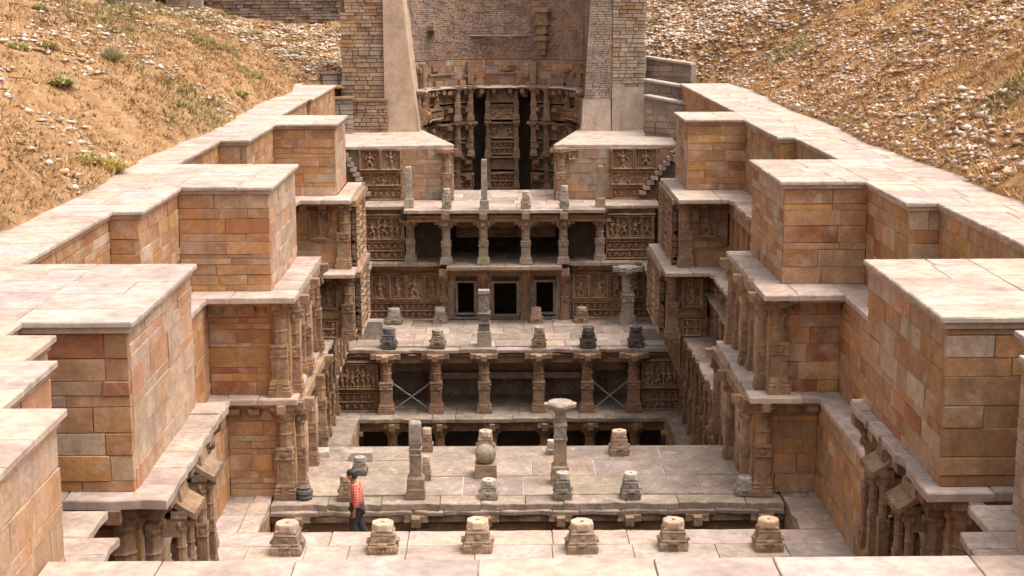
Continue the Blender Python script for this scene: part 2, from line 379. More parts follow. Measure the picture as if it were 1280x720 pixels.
def stub(x, y, z, w, h, label, group, kind='tapered', color=None, name='pillar_stub', cat='pillar stub'):
    """a broken off pillar base: plinth, tapering body and a cap with the socket in its top"""
    t = thing(name, label, cat, (x, y, z), group); col = color or pick(CARV)
    a = w/2; key = (round(w, 2), round(h, 2), kind)
    def socket(m, r0, zt, zb):
        n = 8; k = r0; o = []
        for i in range(8):
            an = 2*math.pi*i/8+math.pi/8; c, s = math.cos(an), math.sin(an); q = max(abs(c), abs(s)); o.append((c/q*k, s/q*k))
        inner = [(math.cos(2*math.pi*i/8+math.pi/8)*r0*.22, math.sin(2*math.pi*i/8+math.pi/8)*r0*.22) for i in range(8)]
        m.rings([[(p[0], p[1], zb) for p in o], [(p[0], p[1], zt-.03) for p in o], [(p[0]*.95, p[1]*.95, zt) for p in o], [(p[0], p[1], zt) for p in inner], [(p[0], p[1], zt-.09) for p in inner]])
    def mk():
        p = {}
        m = MB(); m.lathe(0, 0, [(0, a), (h*.26, a), (h*.3, a*.93)]); 
        n = 7
        for i in range(n):
            for sd in (-1, 1):
                m.ell((-a+a*2*(i+.5)/n, sd*a, h*.14), (a*.12, a*.06, h*.08), 6, 4); m.ell((sd*a, -a+a*2*(i+.5)/n, h*.14), (a*.06, a*.12, h*.08), 6, 4)
        p['plinth'] = m.mesh('plinth')
        m = MB(); m.lathe(0, 0, [(h*.3, a*.9), (h*.36, a*.92), (h*.40, a*.84), (h*.62, a*.78), (h*.66, a*.82), (h*.70, a*.72), (h*.76, a*.72)])
        for sx, sy in ((1, 0), (-1, 0), (0, 1), (0, -1)):
            m.ell((sx*a*.8, sy*a*.8, h*.52), (a*(.22 if sy else .08), a*(.22 if sx else .08), h*.11), 8, 5)
            m.box(sx*a*.8-a*.36, sx*a*.8+a*.36, sy*a*.8-a*.36, sy*a*.8+a*.36, h*.30, h*.40, .01, .01)
        p['body'] = m.mesh('body')
        m = MB(); socket(m, a*.74, h, h*.78); m.lathe(0, 0, [(h*.76, a*.66), (h*.79, a*.66)]); p['cap'] = m.mesh('cap')
        return p
    pm = mk(); r0 = RNG.uniform(-.07, .07); sd = RNG.uniform(0, 90)
    for me in pm.values():                                           # wear: every stub is chipped in its own way
        for v in me.vertices:
            n_ = mnoise.noise_vector((v.co.x*6+sd, v.co.y*6, v.co.z*6)); v.co += n_*.02*w
            if abs(v.co.x)+abs(v.co.y) > a*1.2 and mnoise.noise((v.co.x*3+sd, v.co.y*3, v.co.z*4)) > .3: v.co.x *= .9; v.co.y *= .9
    
    for k in ('plinth', 'body', 'cap'):
        cc = pick([col[:3]])
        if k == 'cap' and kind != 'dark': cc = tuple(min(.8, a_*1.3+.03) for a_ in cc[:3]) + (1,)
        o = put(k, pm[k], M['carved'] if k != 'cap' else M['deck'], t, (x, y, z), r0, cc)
    return t
def rubble_face(parent, fr, L, z0, z1, course=(0.1, 0.18), width=(0.18, 0.5), pal=TAN, seed=3, name='masonry', left=None, right=None, depth=0.1, rough=0.02, stuff=True, g=.006, patch=None, curve=None):
    # small coursed stones joined in one mesh; left/right give the x limits as functions of z
    r = random.Random(seed); m = MB(); z = z0
    while z < z1-.02:
        h = min(r.uniform(*course), z1-z); a0 = left(z) if left else 0.0; b0 = right(z) if right else L; x = a0
        while x < b0-.02:
            wd = r.uniform(*width); wd = b0-x if b0-x-wd < width[0]*.6 else wd; o = r.uniform(-rough, rough); m.col = pick(pal, r)
            if patch:
                nv = mnoise.noise((fr[0]*.9+x*.7+seed, z*.7, seed*.37))+.5*mnoise.noise((x*2.3, z*2.3, seed*.7)); m.col = tuple(a_+(b_-a_)*min(1, max(0, nv*3+.5)) for a_, b_ in zip(m.col, patch))
                if nv > .12: o += .03*nv
            e = min(.012, h*.06)
            vs = [(x+g, depth, z+g), (x+wd-g, depth, z+g), (x+wd-g, depth, z+h-g), (x+g, depth, z+h-g)]
            ft = [(x+g+e+r.uniform(0, .01), o, z+g+e), (x+wd-g-e, o+r.uniform(-.008, .008), z+g+e), (x+wd-g-e-r.uniform(0, .01), o, z+h-g-e), (x+g+e, o, z+h-g-e)]
            m.add(vs+ft, [(4, 5, 6, 7), (0, 1, 5, 4), (1, 2, 6, 5), (2, 3, 7, 6), (3, 0, 4, 7)]); x += wd
        z += h
    if curve: m.v = [(curve-(curve+v[1])*math.cos(v[0]/curve), (curve+v[1])*math.sin(v[0]/curve), v[2]) for v in m.v]
    o = m.build(name, M['rubble'], parent, fpt(fr, 0, 0, 0), fr[2])
    if stuff: o['kind'] = 'stuff'
    return o
def core(parent, x0, x1, y0, y1, z0, z1, name='core', mat='mortar'):
    m = MB(); m.box(x0, x1, y0, y1, z0, z1); return m.build(name, M[mat], parent)
ZB, ZC, ZD, ZE, ZF = -2.4, -4.8, -7.2, -9.8, -12.4

# ================================================================ the two long sides of the well
LEFT, RIGHT = -1, 1
SIDE = {LEFT: 'left', RIGHT: 'right'}
def frame_in(s, X, ya): return (X, ya, R_(90) if s == LEFT else R_(-90))       # wall facing the well; runs away from ya
def inner(s, X, y0, y1):            # frame and length of a wall facing the well between y0 and y1
    return (frame_in(s, X, y0 if s == LEFT else y1), y1-y0)
def lo(a, b): return min(a, b)
def hi(a, b): return max(a, b)

def coping(parent, s, xin, xout, y0, y1, over=0.12, seed=1, front=True, sx=(0.9, 1.6), sy=(0.8, 1.3)):
    xa, xb = lo(xin-s*over, xout), hi(xin-s*over, xout)
    ya = y0-(over if front else 0)
    deck(parent, xa, xb, ya, y1, 0.0, 0.075, sx, sy, PAVE, 'paving', 'coping_slab', seed, front_rag=.014, edge_sides=('s' if front else '')+('e' if s == LEFT else 'w'))
    m = MB(); o = .05                                                      # fillet under the coping
    x0, x1 = lo(xin-s*o, xout), hi(xin-s*o, xout); m.box(x0, x1, y0-o, y1-.02, -.17, -.079)
    m.build('cornice', M['paving'], parent, color=pick(PALE))
def block(s, xw, y0, y1, xn, label, seed, z0=ZB, group='square stone piers along the sides'):
    """storey A: a pier of squared stones under a flat coping"""
    t = thing('stone_pier', label, 'pier', (xw, y0, z0), group)
    fr = (lo(xn, xw), y0, 0.0)
    ashlar(t, fr, abs(xn-xw), z0, -.17, TAN, (0.22, 0.42), (0.55, 1.5), seed)
    f2, L = inner(s, xw, y0+.115, y1)
    ashlar(t, f2, L, z0, -.17, PALE if s == LEFT else PALE+TAN, (0.25, 0.45), (0.5, 1.2), seed+1)  # left inner face paler: light from the right put into its stone colours
    core(t, lo(xw+s*.09, xn+s*.4), hi(xw+s*.09, xn+s*.4), y0+.10, y1, z0, -.10)
    coping(t, s, xw, xn, y0, y1, seed=seed+2)
    return t
def recess(s, xr, y0, y1, label, seed, levels=(ZB, -.17), pal=TAN, step=None, cap_to=None):
    """a stretch of set back wall between two piers; step = (new x, y) is a shallow step in it"""
    t = thing('terrace_wall', label, 'wall', (xr, y0, levels[0]), 'set back walls between the piers')
    f2, L = inner(s, xr, y0, y1)
    ashlar(t, f2, L, levels[0], levels[1], pal, (0.25, 0.45), (0.5, 1.1), seed)
    core(t, lo(xr+s*.1, xr+s*.55), hi(xr+s*.1, xr+s*.55), y0+.1, y1+.1, levels[0], levels[1]-.02)
    if cap_to is not None: coping(t, s, xr, cap_to, y0, y1, seed=seed+3, front=step is not None)
    if step is not None:
        ashlar(t, (lo(xr, step), y0, 0.0), abs(step-xr), levels[0], levels[1], TAN, (0.25, 0.45), (0.35, .8), seed+5)
    return t

def storey(s, z1, z0, xw, y0, y1, xn, xl, yl, xnl, label, seed, deco):
    """one storey under a pier: ledge slabs on top (z1), wall on the near face, pilasters, brackets, columns on the inner side"""
    t = thing('storey_wall', label, 'wall', (xw, y0, z0), 'carved storeys below the piers')
    r = random.Random(seed); fr = (lo(xn, xw), y0, 0.0); L = abs(xn-xw); zt = z1-.13
    ls = lambda a: a if s == LEFT else L-a              # distance from the set back wall towards the well
    ashlar(t, fr, L, z0, zt-.02, TAN, (0.3, 0.5), (0.45, 1.1), seed)
    # ledge: near strip and inner strip, worn edges
    xa, xb = lo(xl, xnl), hi(xl, xnl)
    deck(t, lo(xl, xnl+s*1.3), hi(xl, xnl+s*1.3), yl, deco.get('yb', y0+.25), z1, .13, (.7, 1.4), (2, 3), PAVE, 'paving', 'ledge_slab', seed, front_rag=.018, edge_sides='s')
    xa, xb = lo(xl, xw+s*.45), hi(xl, xw+s*.45)
    deck(t, xa, xb, deco.get('yb', y0+.25), y1+.1, z1, .13, (2, 3), (.7, 1.3), PAVE if r.random() < .9 else DECK, 'deck', 'ledge_slab', seed+1, front_rag=.05, edge_sides='w' if s == RIGHT else 'e')
    wbox(t, fr, 0, L, zt-.11, zt-.002, abs(y0-yl)*.55, name='beam', mat='ashlar', pal=TAN)
    for k in deco.get('corbels', (0.25, 0.62)):
        corbel(t, fr, ls(L*k), zt-.112, .26, .24, .26)
    # corner pilaster on the near face
    if deco.get('pilaster', True):
        w = deco.get('pw', .2); cx = fpt(fr, ls(L-w*1.25))
        pillar(cx[0], y0-.02, z0, zt-.002, w, t, style='bracket', color=pick(CARV), name='pilaster')
    f2, L2 = inner(s, xw, y0+.12, y1)
    wbox(t, f2, 0, L2, zt-.22, zt-.003, .22, name='beam', mat='carved')
    core(t, lo(xw+s*.12, xn), hi(xw+s*.12, xn), y0+.1, y1, z0, zt-.004, mat='dark' if deco.get('dark') else 'mortar')
    panels = deco.get('panels', 3); pwid = L2/panels
    if deco.get('plain'):
        ashlar(t, f2, L2, z0, zt-.22, PALE, (.35, .55), (.6, 1.1), seed+9)
        for i in range(panels+1):
            q = fpt(f2, min(max(i*pwid, .2), L2-.2), -.06); pillar(q[0], q[1], z0, zt-.22, .14, t, style='plain', color=pick(CARV), name='pilaster')
            corbel(t, f2, min(max(i*pwid, .25), L2-.25), zt-.004, .24, .34, .42)
    for i in range(0 if deco.get('plain') else panels):
        relief(t, f2, i*pwid+.02, z0+.02, pwid-.04, (zt-.22-z0)*.98, 'figures' if i % 2 == 0 else 'frieze', seed+i, 2, .14, res=.05)
    for yy in deco.get('columns', ()):
        pillar(xl+s*.28, yy, z0, zt-.002, deco.get('cw', .14), t, style='plain', name='column')
    if 'figure' in deco:
        a, b, zf, hf, kind = deco['figure']
        relief(t, fr, ls(L*b) if s == RIGHT else L*a, zf, L*(b-a), hf, kind, seed+40, 1, .12, .03, 'carved_figure')
        wbox(t, fr, (ls(L*b) if s == RIGHT else L*a)-.06, (ls(L*a) if s == RIGHT else L*b)+.06, zf-.10, zf-.02, .09, name='figure_sill')
    if 'niche' in deco:
        a, b, zf, hf, kind = deco['niche']
        relief(t, fr, ls(L*b) if s == RIGHT else L*a, zf, L*(b-a), hf, kind, seed+41, 1, .12, .03, 'carved_figure')
        moulding(t, fr, (ls(L*b) if s == RIGHT else L*a)-.05, (ls(L*a) if s == RIGHT else L*b)+.05, zf+hf, .16)
    return t
def shrine(t, s, xw, y, zt, z0, seed, big=1.0):
    """little roofed shrine standing out from the wall: sloping ribbed roof on two slim pillars"""
    r = random.Random(seed); fr = frame_in(s, xw, y); sg = 1 if s == LEFT else -1
    m = MB(); wd, out = .72*big, .42
    prof = lambda x: [(x, .3, .12), (x, -.05, .10), (x, -out*.6, -.05), (x, -out, -.15), (x, -out, -.24), (x, -.05, -.02), (x, .3, -.02)]
    m.rings([prof(-wd/2), prof(-wd*.17), prof(wd*.17), prof(wd/2)])
    n = 6
    for i in range(n):                                  # fluted lip of the roof
        x = -wd/2+wd*(i+.5)/n
        m.rings([[(x-.04, -out*.93, -.14), (x-.025, -out*1.06, -.15), (x-.025, -out*1.06, -.235), (x-.04, -out*.93, -.23)], [(x+.04, -out*.93, -.14), (x+.025, -out*1.06, -.15), (x+.025, -out*1.06, -.235), (x+.04, -out*.93, -.23)]])
    m.box(-wd*.36, wd*.36, -out*.55, .25, .0, .16, .03, .03); m.box(-wd*.22, wd*.22, -out*.3, .25, .1, .26, .03, .03)
    p = fpt(fr, 0, 0, zt); m.build('shrine_roof', M['carved'], t, p, fr[2], pick(CARV))
    for lx, ly in ((-.26, -.2), (.26, -.2), (-.05, -.27)):
        q = fpt(fr, lx*big, ly); pillar(q[0], q[1], z0, zt-.12, .08, t, style='plain', color=pick(CARV), name='shrine_pillar')
    wbox(t, fr, -wd*.62, wd*.62, z0-.16, z0-.002, .52, name='shrine_base')
    wbox(t, fr, -wd*.5, wd*.5, zt-.5, zt-.24, .2, name='shrine_lintel')
    relief(t, fr, -wd*.45, z0, wd*.9, zt-.5-z0, 'figures', seed, 1, .14, .02)
    return t

PX = {  # measured plan of each side: wall x, near y, far y, set back x before, set back x behind
 LEFT:  dict(b0=(-4.65, -5.35, -5.75), b1=(-4.98, 19.87, 24.15, -6.45, -7.82), b2=(-5.18, 34.0, 38.5, -7.22, -8.3), b3=(-5.42, 50.4, 53.9, -7.45, -7.8),
             step=(30.25, 45.0), edge=-9.25),
 RIGHT: dict(b0=(5.75, 6.3, 6.7), b1=(6.02, 19.87, 24.25, 7.6, 9.08), b2=(6.55, 34.5, 39.0, 8.46, 8.88), b3=(6.4, 51.4, 54.7, 8.38, 8.6),
             step=(30.9, 45.1), edge=10.75)}
LBL_B = {(LEFT, 1): 'large square sandstone pier with flat pale top, nearest on the left terrace', (LEFT, 2): 'middle one of the three square sandstone piers on the left terrace',
         (LEFT, 3): 'smallest and farthest square stone pier on the left terrace, beside the brick buttress', (RIGHT, 1): 'large square sandstone pier with grey stained top at the right edge of the photo',
         (RIGHT, 2): 'middle square sandstone pier on the right terrace with evenly coursed blocks', (RIGHT, 3): 'smallest and farthest square stone pier on the right terrace, beside the grey stepped copings'}
for s in (LEFT, RIGHT):
    D = PX[s]; S = SIDE[s]
    xw1, y10, y11, n1, f1 = D['b1']; xw2, y20, y21, n2, f2 = D['b2']; xw3, y30, y31, n3, f3 = D['b3']
    ys1, ys2 = D['step']; ed = D['edge']
    for k, b in ((1, D['b1']), (2, D['b2']), (3, D['b3'])):
        block(s, b[0], b[1], b[2], b[3], LBL_B[(s, k)], 100*k+(s == RIGHT)*37)
    # nearest wall, stepping out towards the camera
    steps = D['b0']
    t = thing('stepped_wall', 'stepped end of the %s terrace wall with pale copings, nearest the camera' % S, 'wall', (steps[0], 15, ZD))
    for i, (xx, ya, yb) in enumerate(((steps[0], 9.0, 15.42), (steps[1], 15.42, 17.55), (steps[2], 17.55, 18.9))):
        f_, L = inner(s, xx, ya, yb); ashlar(t, f_, L, ZB-.0, -.17, PALE, (.3, .5), (.6, 1.3), 900+i+50*(s == RIGHT))
        core(t, lo(xx+s*.1, xx+s*2.6), hi(xx+s*.1, xx+s*2.6), ya, yb-.01, ZB, -.10)
        xo = ed
        deck(t, lo(xx-s*.1, xo), hi(xx-s*.1, xo), ya, yb+(.08), 0.0, .075, (.9, 1.6), (.7, 1.2), PAVE, 'paving', 'coping_slab', 40+i)
        mm = MB(); mm.box(lo(xx-s*.04, xx+s*1), hi(xx-s*.04, xx+s*1), ya, yb, -.16, -.078); mm.build('cornice', M['paving'], t, color=pick(PALE))
    for i, (xx, ya, yb) in enumerate(((steps[0]-s*.45 if False else (-4.76 if s == LEFT else 5.72), 15.0, 18.12), (-5.16 if s == LEFT else 6.16, 18.13, 19.12))):
        deck(t, lo(xx, xx+s*2.2), hi(xx, xx+s*2.2), ya, yb, ZB, .11, (1.0, 1.6), (.7, 1.1), PAVE, 'deck', 'ledge_slab', 60+i, front_rag=.03, edge_sides='w' if s == RIGHT else 'e')
        f_, L = inner(s, xx+s*.3, ya, yb); ashlar(t, f_, L, ZD, ZB-.115, TAN, (.3, .5), (.5, 1.1), 950+i); core(t, lo(xx+s*.4, xx+s*1.6), hi(xx+s*.4, xx+s*1.6), ya, yb-.005, ZD, ZB-.118)
        ashlar(t, (lo(xx+s*.3, xx+s*2), yb, 0), .01 if False else .1, ZD, ZB-.12, TAN, (.3, .5), (.5, 1.1), 960)
    # set back walls of the top storey
    recess(s, n1, 18.9, y10, 'short dark slot of wall between the stepped end and the nearest %s pier' % S, 11, cap_to=ed)
    recess(s, f1, y11, ys1, 'long set back wall behind the nearest pier on the %s terrace' % S, 12+s, cap_to=ed)
    recess(s, n2, ys1, y20, 'set back wall with a shallow step in front of the middle %s pier' % S, 14+s, cap_to=ed, step=f1)
    recess(s, f2, y21, ys2, 'long set back wall behind the middle pier on the %s terrace' % S, 16+s, cap_to=ed)
    recess(s, n3, ys2, y30, 'set back wall with a shallow step in front of the farthest %s pier' % S, 18+s, cap_to=ed, step=f2)
    recess(s, f3, y31, 62.3, 'far set back wall behind the farthest %s pier' % S, 20+s, cap_to=ed)
    recess(s, f3-s*.15 if s == LEFT else f3-s*.0, 62.3, 71.5, 'last stretch of %s terrace wall, running up to the round well' % S, 22+s, cap_to=ed, step=f3 if s == LEFT else None)
    # paved terrace between the pier copings and the hill foot
    tp = bpy.data.objects.new('terrace_path', None); C.objects.link(tp); tp['kind'] = 'structure'
    for (a, b, xx, sd) in ((y10-.12, y11, n1, 1), (y20-.12, y21, n2, 2), (y30-.12, y31, n3, 3)):
        deck(tp, lo(xx, ed), hi(xx, ed), a, b, 0.0, .075, (.9, 1.5), (.8, 1.3), PAVE, 'paving', 'paving_slab', 70+sd)
    deck(tp, lo(ed, ed+s*1.0), hi(ed, ed+s*1.0), 8, 73, -.004, .075, (.9, 1.1), (.8, 1.4), PAVE, 'paving', 'paving_slab', 77)
    core(tp, lo(f1+s*.55, ed+s*2), hi(f1+s*.55, ed+s*2), 8, 73, -1.5, -.09, 'path_bed')
    # ---- storeys below the piers
    pre = {LEFT: 'left', RIGHT: 'right'}[s]
    if s == LEFT:
        L1 = dict(xw=-4.95, xn=-6.3, xl=-4.47, yl=19.5, xnl=-6.6); L2b = dict(xw=-4.78, xn=-6.62, xl=-4.56, yl=33.2, xnl=-6.62); L2c = dict(xw=-4.72, xn=-6.25, xl=-4.6, yl=33.4, xnl=-6.2)
        L3b = dict(xw=-4.95, xn=-6.75, xl=-4.85, yl=49.3, xnl=-6.75); L3c = dict(xw=-4.85, xn=-6.3, xl=-4.75, yl=48.9, xnl=-6.4)
    else:
        L1 = dict(xw=6.2, xn=7.5, xl=5.78, yl=19.6, xnl=7.7); L2b = dict(xw=6.15, xn=7.8, xl=5.92, yl=33.2, xnl=7.8); L2c = dict(xw=5.82, xn=7.33, xl=5.68, yl=33.3, xnl=7.3)
        L3b = dict(xw=6.0, xn=7.65, xl=5.85, yl=49.0, xnl=7.65); L3c = dict(xw=5.6, xn=7.0, xl=5.45, yl=48.9, xnl=7.0)
    fig_lo = ZC+.85
    tA = storey(s, ZB, ZC, L1['xw'], 19.95, 24.2, L1['xn'], L1['xl'], L1['yl'], L1['xnl'], 'shrine storey with ribbed stone roofs under the nearest %s pier' % pre, 200+s, dict(panels=2, pw=.2, plain=True, corbels=(), figure=(.3, .3001, -4, .01, 'lattice') if False else None) if False else dict(panels=2, pw=.2, plain=True, corbels=()))
    shrine(tA, s, L1['xl']+s*.25, 20.75, -2.75, -4.55, 210, 1.0); shrine(tA, s, L1['xl']+s*.25, 22.25, -2.7, -4.5, 211, 1.0)
    for k, yy in enumerate((20.1, 21.5, 23.0)):
        wb = corbel(tA, frame_in(s, L1['xl']+s*.35, yy), 0, ZB-.13, .3, .3, .3)
    f_, Lx = inner(s, L1['xw']+s*.12, 20.0, 24.2); ashlar(tA, f_, Lx, ZD, ZC-.15, TAN, (.3, .5), (.5, 1.0), 215)
    ashlar(tA, (lo(L1['xn'], L1['xw']), 20.0, 0), abs(L1['xn']-L1['xw']), ZD, ZC, TAN, (.3, .5), (.5, 1.0), 216)
    core(tA, lo(L1['xw']+s*.2, L1['xn']), hi(L1['xw']+s*.2, L1['xn']), 20.1, 24.2, ZD, ZC)
    for yy in (20.75, 22.25): pillar(L1['xl']+s*.1, yy, ZD, ZC+.1, .17, tA, style='plain', name='shrine_pillar')
    deck(tA, lo(L1['xl']+s*.05, L1['xn']), hi(L1['xl']+s*.05, L1['xn']), 23.7, 24.35, ZB+.03, .12, (1, 2), (1, 2), PAVE, 'paving', 'ledge_slab', 61)
    storey(s, ZB, ZC, L2b['xw'], 33.85, y21, L2b['xn'], L2b['xl'], L2b['yl'], L2b['xnl'], 'plain storey with corner pilaster under the middle %s pier, second level down' % pre, 220+s,
           dict(panels=2, pw=.19, plain=True, yb=y20+.12, columns=(36.0, 38.2), corbels=(.12, .52)))
    storey(s, ZC, ZD, L2c['xw'], 33.75, y21, L2c['xn'], L2c['xl'], L2c['yl'], L2c['xnl'], 'lower storey with tall carved pilaster under the middle %s pier, standing on the floor' % pre, 240+s,
           dict(panels=2, pw=.19, columns=(35.6, 37.6), corbels=(.12, .42), plain=True))
    storey(s, ZB, ZC, L3b['xw'], 50.15, y31, L3b['xn'], L3b['xl'], L3b['yl'], L3b['xnl'], 'storey with one carved figure under the farthest %s pier' % pre, 260+s,
           dict(panels=3, pw=.2, yb=y30+.12, corbels=(.15, .5), figure=(.26, .62, ZC+1.0, .95, 'figure')))
    storey(s, ZC, ZD, L3c['xw'], 50.05, y31, L3c['xn'], L3c['xl'], L3c['yl'], L3c['xnl'], 'storey with carved niche and dark lower recess under the farthest %s pier' % pre, 280+s,
           dict(panels=3, pw=.19, corbels=(.15, .45), figure=(.12, .62, ZC-1.35, .95, 'figures'), niche=(.15, .6, ZD+.05, .6, 'frieze')))
    # set back walls of the lower storeys
    xB, xC = (-6.62, -6.25) if s == LEFT else (7.8, 7.33)
    for (z0, z1, xx, ya, yb, lab, lx) in ((ZC, ZB, xB, 24.2, 33.85, 'second level wall set back between the nearest and middle %s piers' % pre, (-6.5 if s == LEFT else 7.68)),
                                   (ZD, ZC, xC, 24.2, 33.75, 'third level wall set back above the floor between the nearest and middle %s piers' % pre, (-6.1 if s == LEFT else 7.22))):
        t = thing('set_back_wall', lab, 'wall', (xx, ya, z0), 'set back walls of the lower storeys')
        f_, Lx = inner(s, xx, ya, yb); ashlar(t, f_, Lx, z0, z1-.13, TAN, (.28, .5), (.5, 1.3), int(300+z0*3+s)); core(t, lo(xx+s*.1, xx+s*2.5), hi(xx+s*.1, xx+s*2.5), ya, yb+.6, z0-.02, z1-.125)
        deck(t, lo(lx, xx+s*1.8), hi(lx, xx+s*1.8), ya-.05, (33.2 if z1 == ZB else 33.4), z1, .12, (2, 3), (.8, 1.5), PAVE, 'paving', 'ledge_slab', 66, front_rag=.02, edge_sides='w' if s == RIGHT else 'e')
    # colonnaded stretch between the middle and far piers
    for (z0, z1, xx, lx, lab) in ((ZC, ZB, -7.0 if s == LEFT else 7.85, -6.5 if s == LEFT else 7.47, 'second level colonnade between the middle and far %s piers' % pre),
                             (ZD, ZC, -6.6 if s == LEFT else 7.35, -6.0 if s == LEFT else 6.87, 'third level colonnade with a dripstone between the middle and far %s piers' % pre),
                             (ZE, ZD, -6.25 if s == LEFT else 7.0, -5.55 if s == LEFT else 6.18, 'carved fourth level wall between the middle and far %s piers' % pre)):
        ya, yb = y21, (50.1 if z0 > -9 else 59.0)
        t = thing('colonnade_wall', lab, 'wall', (xx, ya, z0), 'colonnades between the middle and far piers')
        f_, Lx = inner(s, xx, ya, yb)
        if z0 == ZC:
            ashlar(t, f_, Lx, z0, z1-.7, TAN, (.4, .6), (.6, 1.2), 410); ashlar(t, frame_in(s, xx-s*.2, f_[1]), Lx, z1-.62, z1-.13, TAN, (.25, .3), (.6, 1.2), 411); ashlar(t, frame_in(s, xx-s*.2, f_[1]), Lx, z0, z0+.7, TAN, (.3, .4), (.6, 1.2), 412)
            for k in range(10):
                if ya+.6+k*1.1 < yb: q = MB(); q.box(-.12, .12, -.22, 0, 0, 1.1); q.build('pilaster', M['ashlar'], t, fpt(frame_in(s, xx, ya+.6+k*1.1), 0, 0, z0+.7), f_[2], pick(TAN))
        else:
            n = int(Lx/1.15)
            for k in range(n): relief(t, f_, k*Lx/n+.03, z0, Lx/n-.06, z1-.85-z0, 'figures', 420+k+int(z0), 1, .16, res=.055)
            for k in range(n+1):
                q = fpt(f_, k*Lx/n, -.12); pillar(q[0], q[1], z0, z1-.5, .11, t, style='plain', name='pilaster')
            if z0 == ZD or s == RIGHT or True: moulding(t, f_, 0, Lx, z1-.95, .55 if z0 == ZD else .38, .16, 'dripstone', .45, .10)
            wbox(t, f_, 0, Lx, z1-.75, z1-.12, .12, name='beam')
        core(t, lo(xx+s*.1, xx+s*2.2), hi(xx+s*.1, xx+s*2.2), ya, yb, z0-.02, z1-.13, mat='dark')
        y_end = yb if z0 > -9 else 63.5
        deck(t, lo(lx, xx+s*.5), hi(lx, xx+s*.5), ya+(.1 if z0 > -9 else 3.3), y_end, z1, .12, (2, 3), (.8, 1.5), PAVE+DECK, 'deck', 'ledge_slab', 67, front_rag=.09, edge_sides='w' if s == RIGHT else 'e')
    # deepest side walls: carved all over
    xF = -6.75 if s == LEFT else 7.5
    t = thing('carved_wall', 'deepest carved side wall on the %s, beside the sunken pit' % pre, 'wall', (xF, 39, ZF))
    f_, Lx = inner(s, xF, 38.4, 59.0); n = 14
    for k in range(n): relief(t, f_, k*Lx/n+.03, ZF, Lx/n-.06, 1.7, 'figures', 440+k, 1, .18, res=.055)
    for k in range(n+1):
        q = fpt(f_, k*Lx/n, -.15); pillar(q[0], q[1], ZF, ZE-.12, .14, t, style='plain', name='pilaster')
    moulding(t, f_, 0, Lx, ZF+1.72, .3, .14, 'dripstone', .4, .1)
    core(t, lo(xF+s*.1, xF+s*2), hi(xF+s*.1, xF+s*2), 38.4, 67, -16, ZE-.13, mat='dark')
    deck(t, lo(xF-s*.75, xF+s*.6), hi(xF-s*.75, xF+s*.6), 52.0, 59.2, ZE, .12, (2, 3), (.8, 1.5), DECK, 'deck', 'ledge_slab', 68, front_rag=.12, edge_sides='w' if s == RIGHT else 'e')
    # side walls of the far court, between the far pier and the galleries
    for (z0, z1, xx, lx, nm) in ((ZC, ZB, -7.0 if s == LEFT else 7.9, -6.6 if s == LEFT else 7.5, 'second'), (ZD, ZC, -6.7 if s == LEFT else 7.45, -6.05 if s == LEFT else 7.0, 'third'), (ZE, ZD, -6.3 if s == LEFT else 6.95, -5.42 if s == LEFT else 6.1, 'fourth')):
        t = thing('court_side_wall', 'carved %s level side wall with broken brackets at the far %s corner of the court' % (nm, pre), 'wall', (xx, 54, z0), 'side walls of the far court')
        f_, Lx = inner(s, xx, y31, 65.0); n = 8
        for k in range(n): relief(t, f_, k*Lx/n+.03, z0, Lx/n-.06, z1-.6-z0, 'figures', 460+k+int(-z0), 1, .18, res=.05)
        for k in range(n+1):
            corbel(t, f_, k*Lx/n, z1-.12, .26, .55, .55); q = fpt(f_, k*Lx/n, -.1); pillar(q[0], q[1], z0, z1-.6, .11, t, style='plain', name='pilaster')
        core(t, lo(xx+s*.1, xx+s*2), hi(xx+s*.1, xx+s*2), y31, 67.5, z0-.02, z1-.13, mat='dark')
        deck(t, lo(lx, xx+s*.6), hi(lx, xx+s*.6), y31, 65.2, z1, .12, (2, 3), (.7, 1.3), DECK, 'deck', 'ledge_slab', 69, front_rag=.10, edge_sides='w' if s == RIGHT else 'e')

# ================================================================ floors and sunken pits
fl = bpy.data.objects.new('courtyard_floor', None); C.objects.link(fl); fl['kind'] = 'structure'
deck(fl, -6.4, 7.5, 24.6, 31.35, ZD, .12, (.9, 1.8), (.8, 1.1), PAVE, 'paving', 'paving_slab', 501, front_rag=.02, edge_sides='n', tilt=.008)
deck(fl, -6.4, -5.25, 31.35, 34.3, ZD, .12, (.6, 1.2), (.8, 1.4), PAVE+DECK, 'deck', 'paving_slab', 502, front_rag=.04, edge_sides='e', tilt=.008)
deck(fl, 6.5, 7.5, 31.35, 34.3, ZD, .12, (.6, 1.2), (.8, 1.4), PAVE+DECK, 'deck', 'paving_slab', 503, front_rag=.04, edge_sides='w', tilt=.008)
core(fl, -6.6, 7.7, 24, 31.28, ZD-3, ZD-.125, 'floor_bed', 'dark')
core(fl, -6.6, -5.28, 31.28, 34.3, ZD-4, ZD-.125, 'floor_bed', 'dark'); core(fl, 6.54, 7.7, 31.28, 34.3, ZD-4, ZD-.125, 'floor_bed', 'dark')
for s, xx in ((LEFT, -5.27), (RIGHT, 6.53)):
    f_, L = inner(s, xx, 31.3, 33.6); ashlar(fl, f_, L, ZD-2.5, ZD-.13, TAN, (.2, .3), (.4, .9), 505, 'pit_stone')
pit = bpy.data.objects.new('pit_floor', None); C.objects.link(pit); pit['kind'] = 'structure'
core(pit, -9, 10, 30, 68, -17, -16, 'pit_bed', 'dark'); core(pit, -6.4, 7.6, 30.5, 37.5, ZE-1, ZE, 'pit_bed', 'dark')
core(pit, -3.9, -2.6, 31.36, 32.7, ZD-.85, ZD-.59, 'stepping_slab', 'deck')
